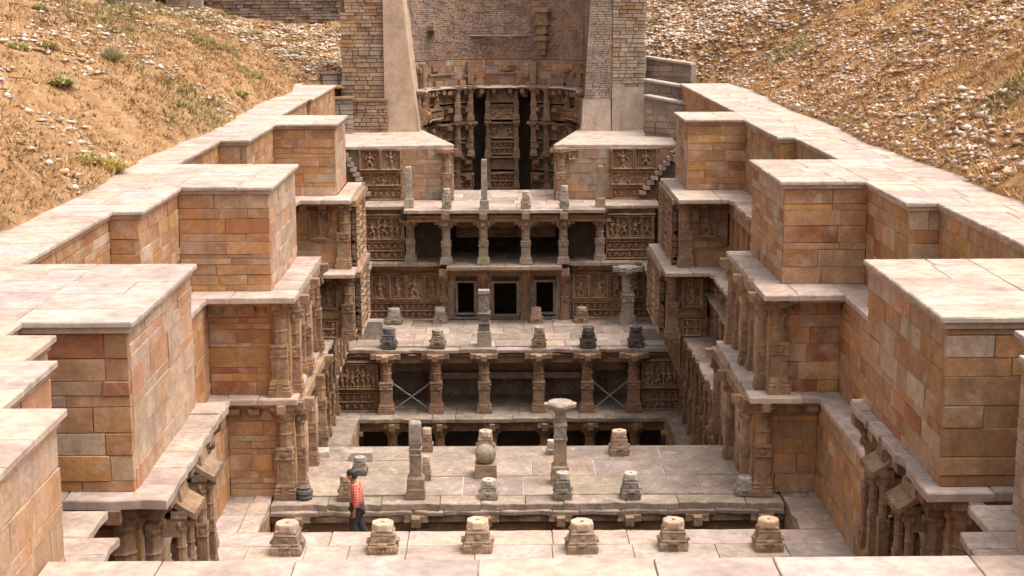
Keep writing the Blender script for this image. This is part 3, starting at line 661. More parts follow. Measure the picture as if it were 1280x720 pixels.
# sunken court F, with the hole in its floor
cf = bpy.data.objects.new('sunken_court_floor', None); C.objects.link(cf); cf['kind'] = 'structure'
deck(cf, -6.8, -5.6, 40, 58.2, ZF, .15, (.6, 1.2), (.9, 1.6), DECK, 'deck', 'paving_slab', 510, front_rag=.05, edge_sides='e')
deck(cf, 6.6, 7.6, 40, 58.2, ZF, .15, (.6, 1.2), (.9, 1.6), DECK, 'deck', 'paving_slab', 511, front_rag=.05, edge_sides='w')
deck(cf, -6.8, 7.6, 58.2, 64.5, ZF, .15, (.9, 1.6), (.7, 1.2), DECK, 'deck', 'paving_slab', 512, front_rag=.12, edge_sides='s')
core(cf, -6.8, -5.65, 40, 58.3, -16, ZF-.16, 'floor_bed', 'dark'); core(cf, 6.65, 7.6, 40, 58.3, -16, ZF-.16, 'floor_bed', 'dark')
for s, xx in ((LEFT, -5.63), (RIGHT, 6.63)):
    f_, L = inner(s, xx, 46, 58.4); ashlar(cf, f_, L, ZF-2.4, ZF-.17, CARV, (.35, .5), (.7, 1.2), 515, 'pit_stone')

# near parapet, close to the camera
t = thing('cross_wall', 'pale flat topped cross wall along the bottom edge of the photo', 'wall', (0, 14.5, ZD))
deck(t, -4.62, 5.7, 13.9, 14.72, -1.40, .12, (1.1, 2.2), (1, 1), PAVE, 'paving', 'coping_slab', 520)
ashlar(t, (-4.6, 13.95, 0), 10.3, ZD, -1.53, TAN, (.35, .5), (.7, 1.4), 521); core(t, -4.6, 5.7, 14.06, 14.66, ZD, -1.53)

# ================================================================ nearest pavilion: broad roof slab between the two pits
t = thing('pavilion', 'nearest pavilion, its broad grey stone roof covered with broken pillar stubs', 'pavilion', (.5, 33.2, ZE))
deck(t, -5.2, 6.45, 33.75, 37.6, ZD, .16, (1.0, 1.9), (1.15, 1.4), DECK, 'deck', 'roof_slab', 531, tilt=.012, gap=.008)
mm = MB(); mm.box(-5.19, 6.44, 33.76, 37.58, ZD-.1, ZD-.016); mm.build('mortar_bed', M['plaster'], t, color=(.66, .58, .5, 1))
deck(t, -5.25, 6.5, 33.1, 33.74, ZD-.02, .14, (.8, 1.6), (1, 1), DECK, 'deck', 'eave_slab', 532, front_rag=.10, edge_sides='s', tilt=.012)
deck(t, -5.25, 6.5, 33.02, 33.6, ZD-.17, .09, (.6, 1.3), (1, 1), DECK, 'deck', 'eave_slab', 533, front_rag=.12, edge_sides='s')
fr = (-5.25, 33.36, 0)
wbox(t, fr, 0, 11.75, ZD-.44, ZD-.27, .22, name='beam'); wbox(t, fr, 0, 11.75, ZD-.72, ZD-.442, .1, name='beam'); 
core(t, -5.2, 6.45, 33.75, 37.55, ZD-.75, ZD-.17, mat='dark'); core(t, -6.3, 7.4, 36.2, 37.5, ZE, ZD-.76, mat='dark')
for X in (-4.6, -1.92, -.3, 1.38, 2.95, 4.5, 6.0):
    pillar(X, 33.3, ZE, ZD-.27, .19, t, name='pillar'); 
for X in (-3.4, -.9, .7, 2.1, 3.7, 5.3): pillar(X, 35.4, ZE, ZD-.74, .17, t, name='pillar')
for i in range(6): relief(t, (-4.4+i*1.6, 36.15, 0), .1, ZE+.2, 1.4, 1.5, 'figures', 535+i, 2, .1)

# ================================================================ second pavilion with the open hall below the wide roof platform
t = thing('pavilion', 'second pavilion with a pale roof platform and open columned hall, in front of the doorways', 'pavilion', (.5, 59, ZF))
deck(t, -7.0, 7.9, 59.85, 64.85, ZE, .16, (.9, 1.5), (.9, 1.3), PAVE+DECK, 'deck', 'roof_slab', 541, tilt=.01)
deck(t, -7.0, 7.9, 59.25, 59.84, ZE-.03, .13, (.9, 1.9), (1, 1), DECK+PAVE, 'deck', 'eave_slab', 542, front_rag=.10, edge_sides='s', tilt=.02)
fr = (-6.6, 59.55, 0); 
moulding(t, fr, 0, 14.2, ZE-.34, .22, .16, 'moulding', .5, .06); wbox(t, fr, 0, 14.2, ZE-.62, ZE-.345, .03, name='beam'); 
core(t, -7, 7.9, 59.9, 64.9, ZE-.45, ZE-.165, mat='mortar'); core(t, -4.8, 5.65, 61.9, 64.9, ZF, ZE-.45, mat='mortar')
ashlar(t, (-4.8, 61.88, 0), 10.45, ZF, ZF+1.3, DECK, (.5, .7), (.8, 1.6), 548, mat='deck')
xs = (-4.57, -2.56, -.62, 1.57, 3.52, 5.4)
for i, X in enumerate(xs): pillar(X, 59.3, ZF, ZE-.18, .23 if 0 < i < 5 else .25, t, name='pillar')
for i in range(4): pillar((-3.0, -.4, 1.9, 4.3)[i], 61.7, ZF, ZF+1.3, .17, t, style='plain', name='pilaster')
for (a, b, sd) in ((-6.65, -4.8, 1), (5.65, 7.6, 2)):
    f2 = (a, 59.5, 0); wd = b-a
    core(t, a, b, 59.56, 63, ZF, ZE-.63, mat='mortar')
    relief(t, f2, .08, ZF+.95, wd-.16, 1.05, 'figures', 550+sd, 4, .14); relief(t, f2, .05, ZF+.02, wd-.1, .8, 'frieze', 560+sd, 1, .14)
    moulding(t, f2, 0, wd, ZF+.83, .16, .11); moulding(t, f2, 0, wd, ZF+2.02, .2, .11)
# inner lintel course with slot openings, and the rear bench of the hall
f2 = (-4.4, 61.4, 0)
for (a, b, z0, z1) in ((0, 2.1, -10.75, -10.5), (2.75, 3.9, -10.75, -10.5), (4.65, 6.0, -10.75, -10.5), (6.45, 9.6, -10.75, -10.5)): wbox(t, f2, a, b, z0, z1, .1, name='lintel')
wbox(t, f2, 0, 9.6, -11.15, -10.76, .3, name='lintel', mat='deck', pal=DECK); wbox(t, f2, 1.5, 8.2, -11.42, -11.16, .55, name='lintel', mat='deck', pal=DECK)
for a, b in ((-.1, 1.0), (8.2, 9.4)): wbox(t, f2, a, b, -11.0, -10.2, .9, name='corbelled_stone', mat='deck', pal=DECK); wbox(t, f2, a+.2, b-.1, -10.2, -9.98+.0, 1.3, name='corbelled_stone', mat='deck', pal=DECK) if False else None
# pillars and beam of the flooded level under the hall, seen through the hole
f2 = (-5.6, 58.75, 0); wbox(t, f2, 0, 12.2, ZF-.6, ZF-.2, .15, name='beam')
for X in (-4.3, -2.4, -.3, 1.8, 3.6, 5.4): pillar(X, 58.6, ZF-3.3, ZF-.2, .22, t, name='pillar')
core(t, -5.6, 6.6, 60, 61, -16, ZF-.2, mat='dark')
for lbl, x0, x1 in (('thin crossed metal bars in the left bay of the open hall', -4.3, -2.8), ('thin crossed metal bars in the right bay of the open hall', 3.8, 5.1)):
    b = thing('cross_brace', lbl, 'brace', (x0, 59.4, ZF), 'crossed bars in the hall bays')
    for za, zb in ((ZF+.05, ZF+1.15), (ZF+1.15, ZF+.05)):
        q = MB(); q.rings([[(x0, 59.4, za), (x0, 59.44, za), (x0, 59.44, za+.05), (x0, 59.4, za+.05)], [(x1, 59.4, zb), (x1, 59.44, zb), (x1, 59.44, zb+.05), (x1, 59.4, zb+.05)]]); q.build('bar', M['plaster'], b, (0, 0, 0) if False else (0, 0, 0), 0, (.45, .38, .3, 1))

# ================================================================ the far galleries
t = thing('gallery', 'gallery wall with three dark doorways and long carved panels, behind the pale platform', 'gallery', (.4, 64.9, ZE))
Yw = 64.95; doors = ((-1.80, -1.10, ZE+.3, ZE+1.62), (-.22, .76, ZE+.22, ZE+1.6), (1.62, 2.35, ZE+.3, ZE+1.64))
x0 = -2.55; fr = (x0, Yw, 0)
ashlar(t, fr, 5.7, ZE, ZD-.62, DECK, (.5, .7), (.6, 1.0), 570, 'stone', [(a-x0-.10, b-x0+.10, c-.1, d+.12) for a, b, c, d in doors], 'deck')
prev = x0
for a, b, c, d in doors + ((3.15, 3.15, 0, 0),):
    core(t, prev, a-.02, Yw+.1, Yw+.6, ZE, ZD-.6); 
    if a < 3.1:
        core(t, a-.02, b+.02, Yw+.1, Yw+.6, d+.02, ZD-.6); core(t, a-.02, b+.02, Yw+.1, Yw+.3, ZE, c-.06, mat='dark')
        m = MB(); e = .1
        m.box(a-e, a, Yw-.04, Yw+.1, c-e, d+e); m.box(b, b+e, Yw-.04, Yw+.1, c-e, d+e); m.box(a, b, Yw-.037, Yw+.1, d, d+e); m.box(a, b, Yw-.037, Yw+.1, c-e, c-.005)
        m.build('door_frame', M['carved'], t, color=(.44, .33, .24, 1))
    prev = b+.02
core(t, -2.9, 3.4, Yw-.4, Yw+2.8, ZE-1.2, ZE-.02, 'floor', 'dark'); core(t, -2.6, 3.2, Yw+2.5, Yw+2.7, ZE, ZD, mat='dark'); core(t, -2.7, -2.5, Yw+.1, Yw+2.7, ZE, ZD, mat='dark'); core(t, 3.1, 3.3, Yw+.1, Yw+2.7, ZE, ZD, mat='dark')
for (a, b, sd) in ((-6.35, -2.55, 1), (3.15, 7.1, 2)):
    f2 = (a, Yw, 0); wd = b-a; core(t, a, b, Yw+.02, Yw+2.5, ZE, ZD-.14)
    for i in range(5): relief(t, f2, .05+i*wd/5, ZE+.95, wd/5-.05, 1.05, 'figure' if i % 2 else 'figures', 580+sd*10+i, 1, .16, .0)
    relief(t, f2, .05, ZE+.06, wd-.1, .72, 'frieze', 590+sd, 1, .14)
    wbox(t, f2, 0, wd, ZE+.79, ZE+.93, .14, name='string_course'); moulding(t, f2, 0, wd, ZE+2.02, .25, .14); wbox(t, f2, 0, wd, ZD-.45, ZD-.145, .06, name='beam', mat='ashlar', pal=TAN)
    for i in range(5): corbel(t, f2, wd*(i+.5)/5, ZD-.145, .26, .26, .3)
    for i in range(6): q = fpt(f2, i*wd/5, -.06); pillar(min(max(q[0], a+.1), b-.1), q[1], ZE+.93, ZE+2.02, .07, t, style='plain', name='pilaster')
f2 = (-2.4, Yw-.05, 0); wbox(t, f2, 0, 5.4, ZD-.62, ZD-.4, .3, name='beam'); moulding(t, f2, 0, 5.4, ZD-.395, .6, .2, 'moulding', .5, .04)
for X in (-2.4, -.68, 1.15, 2.85): 
    corbel(t, (X, Yw-.15, 0), 0, ZD-.2, .36, .62, .75); q = pillar(X, Yw-.1, ZE, ZD-.6, .17, t, style='plain', name='pilaster')
deck(t, -6.5, -2.25, 64.35, 66.0, ZD, .14, (1.2, 2), (.8, 1.1), DECK, 'deck', 'ledge_slab', 575, front_rag=.04, edge_sides='s'); deck(t, 2.7, 7.2, 64.35, 66.0, ZD, .14, (1.2, 2), (.8, 1.1), DECK, 'deck', 'ledge_slab', 576, front_rag=.04, edge_sides='s')
deck(t, -2.24, 2.69, 63.55, 70.0, ZD-.03, .14, (.9, 1.7), (.9, 1.3), DECK, 'deck', 'ledge_slab', 577, front_rag=.06, edge_sides='s')
# open columned storey
t = thing('gallery', 'open gallery of dark bays between five carved columns, above the doorways', 'gallery', (.4, 64.2, ZD))
for i, X in enumerate((-3.82, -2.26, -.66, 1.15, 2.76, 4.36)): pillar(X, 64.25 if 0 < i < 5 else 64.9, ZD, ZC-.55, .2, t, name='pillar', color=pick([(.5, .38, .27)]))
f2 = (-3.9, 64.05, 0); wbox(t, f2, 0, 8.4, ZC-.56, ZC-.18, .06, .4, name='beam', pal=TAN); moulding(t, f2, 0, 8.4, ZC-.36, .22, .12)
for X in (-2.26, -.66, 1.15, 2.76): corbel(t, (X, 64.0, 0), 0, ZC-.16, .34, .5, .34)
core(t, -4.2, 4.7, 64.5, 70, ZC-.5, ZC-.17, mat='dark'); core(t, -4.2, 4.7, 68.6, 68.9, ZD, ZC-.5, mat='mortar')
core(t, -2.4, -2.1, 65.6, 68.6, ZD, ZC-.5, mat='mortar'); core(t, 2.65, 2.95, 65.6, 68.6, ZD, ZC-.5, mat='mortar'); core(t, -4.0, -2.4, 65.9, 66.1, ZD, ZC-.5, mat='mortar'); core(t, 2.95, 4.5, 65.9, 66.1, ZD, ZC-.5, mat='mortar')
for a, b in ((-1.95, -.95), (-.35, .9), (1.35, 2.3)):                 # hanging curved lintel stones in the dark bays
    q = MB(); L = b-a; q.rings([[(a+L*k/6, 65.2, ZC-.62), (a+L*k/6, 65.2, ZC-.88-.12*math.sin(math.pi*k/6)), (a+L*k/6, 65.6, ZC-.88-.12*math.sin(math.pi*k/6)), (a+L*k/6, 65.6, ZC-.62)] for k in range(7)]); q.build('hanging_lintel', M['deck'], t, color=pick(CARV))
f2 = (-1.9, 66.4, 0); wbox(t, f2, 0, 4.4, ZC-1.6, ZC-1.0, .1, name='lintel'); relief(t, f2, 1.8, ZC-1.55, .9, .55, 'lattice', 600, 1, .1, .1)
for (a, b, sd) in ((-6.35, -4.05, 1), (4.6, 6.75, 2)):
    f2 = (a, 65.1, 0); wd = b-a; core(t, a, b, 65.12, 66.8, ZD, ZC-.14)
    relief(t, f2, .05, ZD+.95, wd-.1, .98, 'figures', 610+sd, 4, .17); relief(t, f2, .05, ZD+.05, wd-.1, .78, 'frieze', 612+sd, 1, .14)
    wbox(t, f2, 0, wd, ZD+.84, ZD+.94, .16, name='string_course'); moulding(t, f2, 0, wd, ZD+1.95, .34, .14, 'moulding', .4, .08); wbox(t, f2, 0, wd, ZC-.3, ZC-.145, .1, name='beam')
    for i in range(5): q = fpt(f2, i*wd/4, -.08); pillar(min(max(q[0], a+.1), b-.1), q[1], ZD+.94, ZD+1.95, .08, t, style='plain', name='pilaster')
deck(t, -6.5, -4.05, 64.75, 66.8, ZC, .13, (.9, 1.6), (.9, 1.2), DECK, 'deck', 'ledge_slab', 620, front_rag=.10, edge_sides='s'); deck(t, 4.55, 7.0, 64.75, 66.8, ZC, .13, (.9, 1.6), (.9, 1.2), DECK, 'deck', 'ledge_slab', 621, front_rag=.10, edge_sides='s')
deck(t, -4.04, 4.54, 63.72, 70.4, ZC-.02, .14, (1.2, 1.9), (.9, 1.4), DECK+PAVE, 'deck', 'ledge_slab', 622, front_rag=.06, edge_sides='s')
# the two upper wall blocks on either side of the round well
for (sd, poly, xs, lab) in ((LEFT, [(-6.95, 66.6), (-1.96, 67.3), (-3.95, 75.6), (-7.6, 74.0)], (-6.9, -1.98), 'upper carved wall block with flat pale top to the left of the round well'),
                           (RIGHT, [(2.45, 67.2), (7.9, 66.9), (8.3, 75.0), (4.05, 75.4)], (2.46, 7.85), 'upper carved wall block with flat pale top to the right of the round well')):
    t = thing('upper_wall', lab, 'wall', (xs[0], 66.8, ZC), 'upper wall blocks flanking the round well')
    m = MB(); m.prism(poly, ZB-.13, ZB, .02); m.build('top_slab', M['deck'], t, color=(.54, .43, .35, 1))
    cx, cy = sum(p[0] for p in poly)/4, sum(p[1] for p in poly)/4; Yf = 66.95
    m = MB(); m.prism([(cx+(p[0]-cx)*.97, max(Yf+.1, cy+(p[1]-cy)*.97)) for p in poly], -9, ZB-.12); m.build('core', M['mortar'], t)
    f2 = (xs[0], Yf, 0); wd = xs[1]-xs[0]; lf = sd == LEFT
    u = (lambda a, b: (a*wd, (b-a)*wd)) if lf else (lambda a, b: ((1-b)*wd, (b-a)*wd))
    ashlar(t, f2, wd, ZC, ZB-.13, DECK+CARV, (.3, .55), (.5, 1.0), 630, mat='deck')
    a, ww = u(.16, .53); relief(t, f2, a, ZC+1.35, ww*.49, .9, 'figure', 640+sd, 1, .14, .06); relief(t, f2, a+ww*.51, ZC+1.35, ww*.49, .9, 'figure', 642+sd, 1, .14, .06)
    relief(t, f2, a, ZC+.65, ww, .6, 'lattice', 644+sd, 1, .12, .05); relief(t, f2, a, ZC+.02, ww, .52, 'frieze', 646+sd, 1, .12, .05)
    wbox(t, f2, a-.05, a+ww+.05, ZC+1.25, ZC+1.34, .16, name='string_course'); wbox(t, f2, a-.05, a+ww+.05, ZC+.56, ZC+.64, .14, name='string_course')
    for k in (0, .5, 1): pillar(xs[0]+a+ww*k, Yf-.08, ZC+1.35, ZB-.13, .075, t, style='plain', name='pilaster')
    a, ww = u(.9, .99); pillar(xs[0]+a+ww/2, Yf-.05, ZC, ZB-.13, .2, t, name='pilaster')
    a, ww = u(.72, .9); 
    if not lf: relief(t, f2, a+.1, ZB-.62, .45, .42, 'lattice', 650, 1, .1, .03)
    for k in range(9):                                         # steep flight of toothed steps in profile
        a, ww = u(.005+k*(.024 if lf else .032), .05+k*(.024 if lf else .032)); q = MB(); q.box(0, ww*1.25, -.42, 0, 0, .17); q.build('step', M['deck'], t, fpt(f2, a, 0, ZB-.45-k*.215), 0, pick(PAVE))
    f3 = (xs[0], Yf, 0)

# ---------------------------------------------------------------- round well shaft
WX, WY, WR = .2, 76.0, 4.25
t = thing('well_shaft', 'round well shaft lined with tiers of carved niches and dark slots, below the brick wall', 'well', (WX, WY, -9))
nf = 16; side = 2*WR*math.tan(math.pi/nf)
m = MB(); m.rings([[(WX+(WR+1.2)*math.cos(math.pi*k/16), WY+(WR+1.2)*math.sin(math.pi*k/16), z) for k in range(17)] for z in (-10, -.6)], False, False); m.build('shade_backing', M['dark'], t)  # dark sheet standing in for the shade inside the slots
m = MB(); m.rings([[(WX+r_*math.cos(math.pi*k/16), WY+r_*math.sin(math.pi*k/16), -.61) for k in range(17)] for r_ in (WR+.3, WR+1.6)], False, False); m.build('light_block_lid', M['dark'], t)  # added lid, keeps skylight from falling behind the slots
for k in range(-4, 5):
    phi = R_(90)-k*2*math.pi/nf                               # direction of the facet from the axis
    cx, cy = WX+WR*math.cos(phi), WY+WR*math.sin(phi); ang = phi-R_(90)
    fr = (cx-side/2*math.cos(ang), cy-side/2*math.sin(ang), ang)
    lo_, hi_ = 0.0, side
    if k == 1: lo_ = side*.46
    if k == -1: hi_ = side*.54
    for q, z in enumerate((-8.2, -7.1, -6.0, -5.0, -4.2, -3.35, -2.35, -1.45)):
        h = (1.1, 1.1, 1.0, .8, .85, 1.0, .9, .9)[q]
        kd = ('frieze', 'lattice', 'frieze', 'lattice', 'frieze', 'figures', 'lattice', 'figures')[q]
        wbox(t, fr, lo_, hi_, z, z+h*.72, 0, .4, name='carved_tier', mat='carved') if abs(k) > 1 or q in (1, 3) else relief(t, fr, lo_+.02, z, hi_-lo_-.04, h*.78, kd, 660+q*9+k, 1 if abs(k) != 0 else 2, .14)
        moulding(t, fr, lo_-.03, hi_+.03, z+h*.75, .34 if q % 2 else .2, .12, 'ledge', .4, .05)
        if abs(k) > 1 and q in (3, 5, 7): relief(t, fr, .12, z, side-.24, h*.7, kd, 700+q+k, 1, .16, .02)
        if abs(k) in (1, 2, 3): corbel(t, fr, side*.5 if abs(k) > 1 else (side*.7 if k > 0 else side*.3), z+h*.75, .3, .4, .5)
    for e in ((.1, side-.1) if k == 0 else ((side,) if k > 0 else (0.0,))):
        p = fpt(fr, e, -.12)
        for z in (-8.2, -6.0, -4.2, -2.35): pillar(p[0], p[1], z, z+1.8, .13 if k == 0 else .16, t, name='pillar', style='plain' if k == 0 else 'bracket')
    if abs(k) in (1, 2):
        p = fpt(fr, lo_+.25 if k > 0 else hi_-.25, -.4)
        for z in (-4.2, -2.35): pillar(p[0], p[1], z, z+1.8, .15, t, name='pillar')
    if abs(k) in (3, 4):                                        # projecting balconies
        wbox(t, fr, .05, side-.05, -2.2, -1.6, .55, name='balcony'); relief(t, fr, .08, -2.15, side-.16, .5, 'frieze', 720+k, 1, .1, .55)
        for lx in (.25, side-.25): p = fpt(fr, lx, -.4); pillar(p[0], p[1], -1.6, -.75, .11, t, style='plain', name='pillar')
    moulding(t, fr, -.05, side+.05, -.72, .62 if k else .75, .16, 'ledge', .4, .10, mat='deck', pal=PAVE)
    # orange stone courses above the ring
    f2 = (fr[0]+.25*math.cos(phi), fr[1]+.25*math.sin(phi), ang)
    ashlar(t, f2, side+.1, -.56, .75, [(.42, .2, .1), (.5, .3, .16), (.40, .28, .21), (.44, .32, .25), (.42, .31, .25), (.40, .29, .23), (.36, .17, .1)], (.25, .4), (.4, 1.0), 730+k, mat='deck')
    if k % 2: q = MB(); q.box(-.17, .17, -.28, 0, 0, 1.15); q.build('pilaster', M['carved'], t, fpt(f2, side/2, 0, -.5), ang, pick(CARV))
    else: wbox(t, f2, 0, side, .0, .09, .14, name='ledge')
    for q_ in range(3):
        a_ = RNG.uniform(0, side-.5); z_ = RNG.choice((-.55, -.15, .2, .45)); wbox(t, f2, a_, a_+RNG.uniform(.25, .6), z_, z_+RNG.uniform(.12, .34), RNG.uniform(.1, .3), name='broken_stone', j=.02)
    for q_ in range(2): corbel(t, fr, side*(.25+.5*q_), -.73, .22, .45, .5)
# curved brick wall above the shaft
t = thing('brick_wall', 'tall curved wall of weathered thin bricks above the round well', 'wall', (WX, WY, .7))
BR = [(.40, .27, .21), (.42, .25, .19), (.37, .26, .215), (.44, .31, .25), (.36, .21, .165), (.40, .30, .25)]
rr = WR+.35
rubble_face(t, (WX-rr, WY, 0), math.pi*rr, .78, 7.0, (.07, .12), (.2, .45), BR, 740, 'brickwork', rough=.02, g=.002, patch=(.44, .305, .225), curve=rr)
m = MB(); m.rings([[(WX+(rr+.08)*math.cos(math.pi*k/20), WY+(rr+.08)*math.sin(math.pi*k/20), z) for k in range(21)] for z in (-1, 7.2)], False, False); m.build('core', M['mortar'], t)
for (k, z, L) in ((13, 2.55, .8), (13, 1.75, .7), (13, 3.2, .9)):      # broken bracket tower left on the brickwork
    a = math.pi*(1-13.2/20); p = (WX+rr*math.cos(a), WY+rr*math.sin(a)); f2 = (p[0], p[1], a-R_(90))
    wbox(t, f2, -L/2, L/2, z, z+.22, .5, name='bracket_stone'); wbox(t, f2, -L*.35, L*.35, z-.45, z-.002, .36, name='bracket_stone'); wbox(t, f2, -.1, .18, z-.75, z-.452, .3, name='bracket_stone')
a = math.pi*(1-4.2/20); wbox(t, (WX+rr*math.cos(a), WY+rr*math.sin(a), a-R_(90)), -.3, .3, 2.3, 2.55, .45, name='bracket_stone')
moulding(t, (-2.2, WY+rr-.25, 0), 0, 4.8, 1.95, .12, .06, 'ledge', .5, .03)

# ================================================================ buttresses, rear retaining walls
t = thing('brick_buttress', 'tall buttress of broken brick and rubble courses left of the round well', 'buttress', (-6.5, 74, ZB))
rubble_face(t, (-7.6, 73.9, 0), 2.15, -.9, 7.0, (.13, .24), (.25, .75), [(.47, .33, .24), (.5, .37, .28), (.43, .26, .165), (.46, .24, .13), (.52, .41, .32), (.38, .29, .23)], 760, 'masonry', g=.004, patch=(.50, .34, .225), left=lambda z: .05+.04*math.sin(z*3)+(.25 if z > 3.2 else 0), rough=.05)
rubble_face(t, (-7.35, 73.5, 0), 2.05, ZB, -.9, (.12, .22), (.25, .7), [(.46, .31, .22), (.5, .36, .27), (.42, .25, .16)], 761, 'masonry', rough=.05)
core(t, -7.5, -5.5, 74, 76, ZB, 7); core(t, -7.25, -5.35, 73.6, 74.2, ZB, -.92); wbox(t, (-7.4, 73.5, 0), 0, 2.1, -.9, -.8, .06, .5, name='ledge', mat='plaster')
t = thing('plaster_buttress', 'sloping pale plastered buttress beside the brick buttress, left of the round well', 'buttress', (-4.7, 74, ZB))
m = MB(); rows = []
for k in range(9):
    z = ZB+k*1.15; f = k/8; rows.append([(-5.48, 73.7, z), (-3.80-.93*f-.10*math.sin(f*3.1), 73.7, z), (-3.80-.95*f, 76.5, z), (-5.48, 76.5, z)])
m.rings(rows); m.build('body', M['plaster'], t, color=(.64, .455, .32, 1))
t = thing('plaster_buttress', 'rough grey brown buttress with a plastered foot, right of the round well', 'buttress', (4.8, 74, ZB))
rubble_face(t, (4.0, 73.85, 0), 1.5, -.9, 7.0, (.09, .14), (.25, .5), [(.42, .33, .27), (.40, .31, .25), (.45, .35, .28)], 765, 'masonry', g=.002, patch=(.43, .33, .25), left=lambda z: .08+.055*(z+2.4), rough=.015)
m = MB(); m.rings([[(4.02, 73.72, ZB), (5.46, 73.72, ZB), (5.46, 76, ZB), (4.02, 76, ZB)], [(4.12, 73.8, -.9), (5.44, 73.8, -.9), (5.44, 76, -.9), (4.12, 76, -.9)]]); m.build('plaster_foot', M['plaster'], t, color=(.58, .44, .35, 1))
core(t, 4.55, 5.46, 73.95, 76, -.9, 7); core(t, 4.2, 4.6, 73.96, 76, -.9, 3)
t = thing('brick_buttress', 'mottled brick buttress with orange patches at the right of the round well', 'buttress', (6.3, 74, ZB))
rubble_face(t, (5.5, 73.8, 0), 1.65, -.3, 7.0, (.13, .22), (.25, .7), [(.46, .34, .26), (.5, .38, .29), (.45, .25, .14), (.42, .32, .25), (.5, .36, .25)], 770, 'masonry', g=.003, patch=(.49, .37, .275), right=lambda z: 1.6+.05*math.sin(z*2.3), rough=.04)
m = MB(); m.box(5.5, 7.15, 73.78, 76, ZB, -.3); m.build('plaster_foot', M['plaster'], t, color=(.50, .39, .31, 1)); core(t, 5.5, 7.05, 73.9, 76, -.3, 7)
for i, (x, y, L, z0, z1, lab) in enumerate(((7.1, 74.6, 2.6, -3.2, 1.05, 'highest of the three grey stepped walls with slanting tops'), (6.95, 72.9, 2.3, -3.2, .05, 'middle one of the three grey stepped walls with slanting tops'), (6.85, 71.2, 2.2, -3.2, -.6, 'lowest of the three grey stepped walls with slanting tops'))):
    t = thing('retaining_wall', lab+', beside the far right pier', 'retaining wall', (x, y, z0), 'grey stepped walls behind the far right pier')
    ang = R_(-35); f2 = (x, y, ang)
    m = MB(); m.rings([[(0, 0, 0), (0, .5, 0), (0, .5, z1-z0), (0, 0, z1-z0)], [(L, 0, 0), (L, .5, 0), (L, .5, z1-z0-.28), (L, 0, z1-z0-.28)]]); m.build('body', M['rubble'] if False else M['plaster'], t, (x, y, z0), ang, (.31, .24, .18, 1)); rubble_face(t, (x, y-.03, ang), L, z0, z1-.3, (.2, .34), (.4, .9), [(.34, .26, .2), (.31, .235, .175), (.37, .29, .22)], 800+i, 'masonry', rough=.03, g=.004)
    m = MB(); m.rings([[(-.05, -.12, 0), (-.05, .5, 0), (-.05, .5, .1), (-.05, -.12, .1)], [(L, -.12, -.28), (L, .5, -.28), (L, .5, -.18), (L, -.12, -.18)]]); m.build('coping', M['plaster'], t, (x, y, z1), ang, (.5, .41, .34, 1))
for i, (x, y, L, z0, z1, lab) in enumerate(((-8.5, 74.2, 1.4, -3.2, .35, 'low grey wall end'), (-8.1, 72.6, 1.2, -3.2, -.75, 'grey retaining wall block'))):
    t = thing('retaining_wall', lab+(' against the hill' if i == 0 else ' stepping down')+' between the left terrace and the brick buttress', 'retaining wall', (x, y, z0), 'grey walls behind the far left pier')
    f2 = (x, y, R_(8)); rubble_face(t, f2, L, z0, z1, (.2, .3), (.4, .8), [(.40, .33, .28), (.44, .36, .3)], 775+i, 'masonry', rough=.02)
    wbox(t, f2, -.05, L+.05, z1, z1+.1, .08, .6, name='coping', mat='plaster'); wbox(t, f2, .02, L-.02, z0, z1-.01, -.05, .6, name='core', mat='mortar')
t = thing('rubble_wall', 'low mossy dry stone wall along the top of the right hill', 'wall', (9, 96, 2))
rubble_face(t, (6.6, 95.0, R_(6)), 9.0, 1.6, 3.2, (.18, .3), (.35, .9), [(.42, .34, .28), (.36, .29, .24), (.48, .4, .34)], 780, 'stones', rough=.06); core(t, 6.6, 15, 95.9, 97, 1, 3.1)
rubble_face(t, (6.9, 94.0, R_(0)), 2.2, 3.15, 4.6, (.2, .3), (.4, .9), [(.55, .47, .4), (.5, .42, .36)], 781, 'stones', rough=.04); 
t = thing('rubble_wall', 'dark coursed stone wall at the back left, behind the rubble slope', 'wall', (-14, 97, 1.7))
rubble_face(t, (-19.2, 96.5, 0), 11.0, 1.2, 6.0, (.12, .22), (.3, 1.1), [(.33, .25, .2), (.28, .21, .165), (.38, .3, .24), (.30, .2, .15)], 785, 'stones', rough=.09); core(t, -19.2, -8.3, 96.6, 97.5, 0, 6)
wbox(t, (-19.2, 96.4, 0), 0, 11, 1.9, 2.05, .2, .3, name='ledge', mat='carved')
q = MB(); q.box(-.35, .35, -.5, .3, 0, 5); q.build('pier', M['plaster'], t, (-18.6, 95.9, 1.1), 0, (.42, .33, .26, 1))
t = thing('ruined_gatehouse', 'ruined brick building with a dark doorway at the top left corner of the site', 'building', (-20.5, 94, 2))
rubble_face(t, (-23.2, 94, 0), 2.3, 1.5, 6, (.14, .24), (.3, .8), [(.40, .25, .17), (.36, .26, .2), (.45, .3, .2)], 790, 'masonry', rough=.04); rubble_face(t, (-20.15, 94, 0), 1.2, 1.5, 6, (.14, .24), (.3, .8), [(.40, .25, .17), (.36, .26, .2)], 791, 'masonry', rough=.04)
core(t, -23.2, -20.95, 94.1, 97, 1.5, 6); core(t, -20.1, -18.95, 94.1, 97, 1.5, 6); core(t, -23, -19, 97, 97.3, 1.5, 6, mat='dark'); core(t, -21, -20.1, 94.1, 97, 5.5, 6)
q = MB(); q.box(0, 2.6, 0, 1.2, 0, 1.1); q.build('doorstep', M['plaster'], t, (-21.6, 92.6, 1.25), 0, (.5, .41, .34, 1))
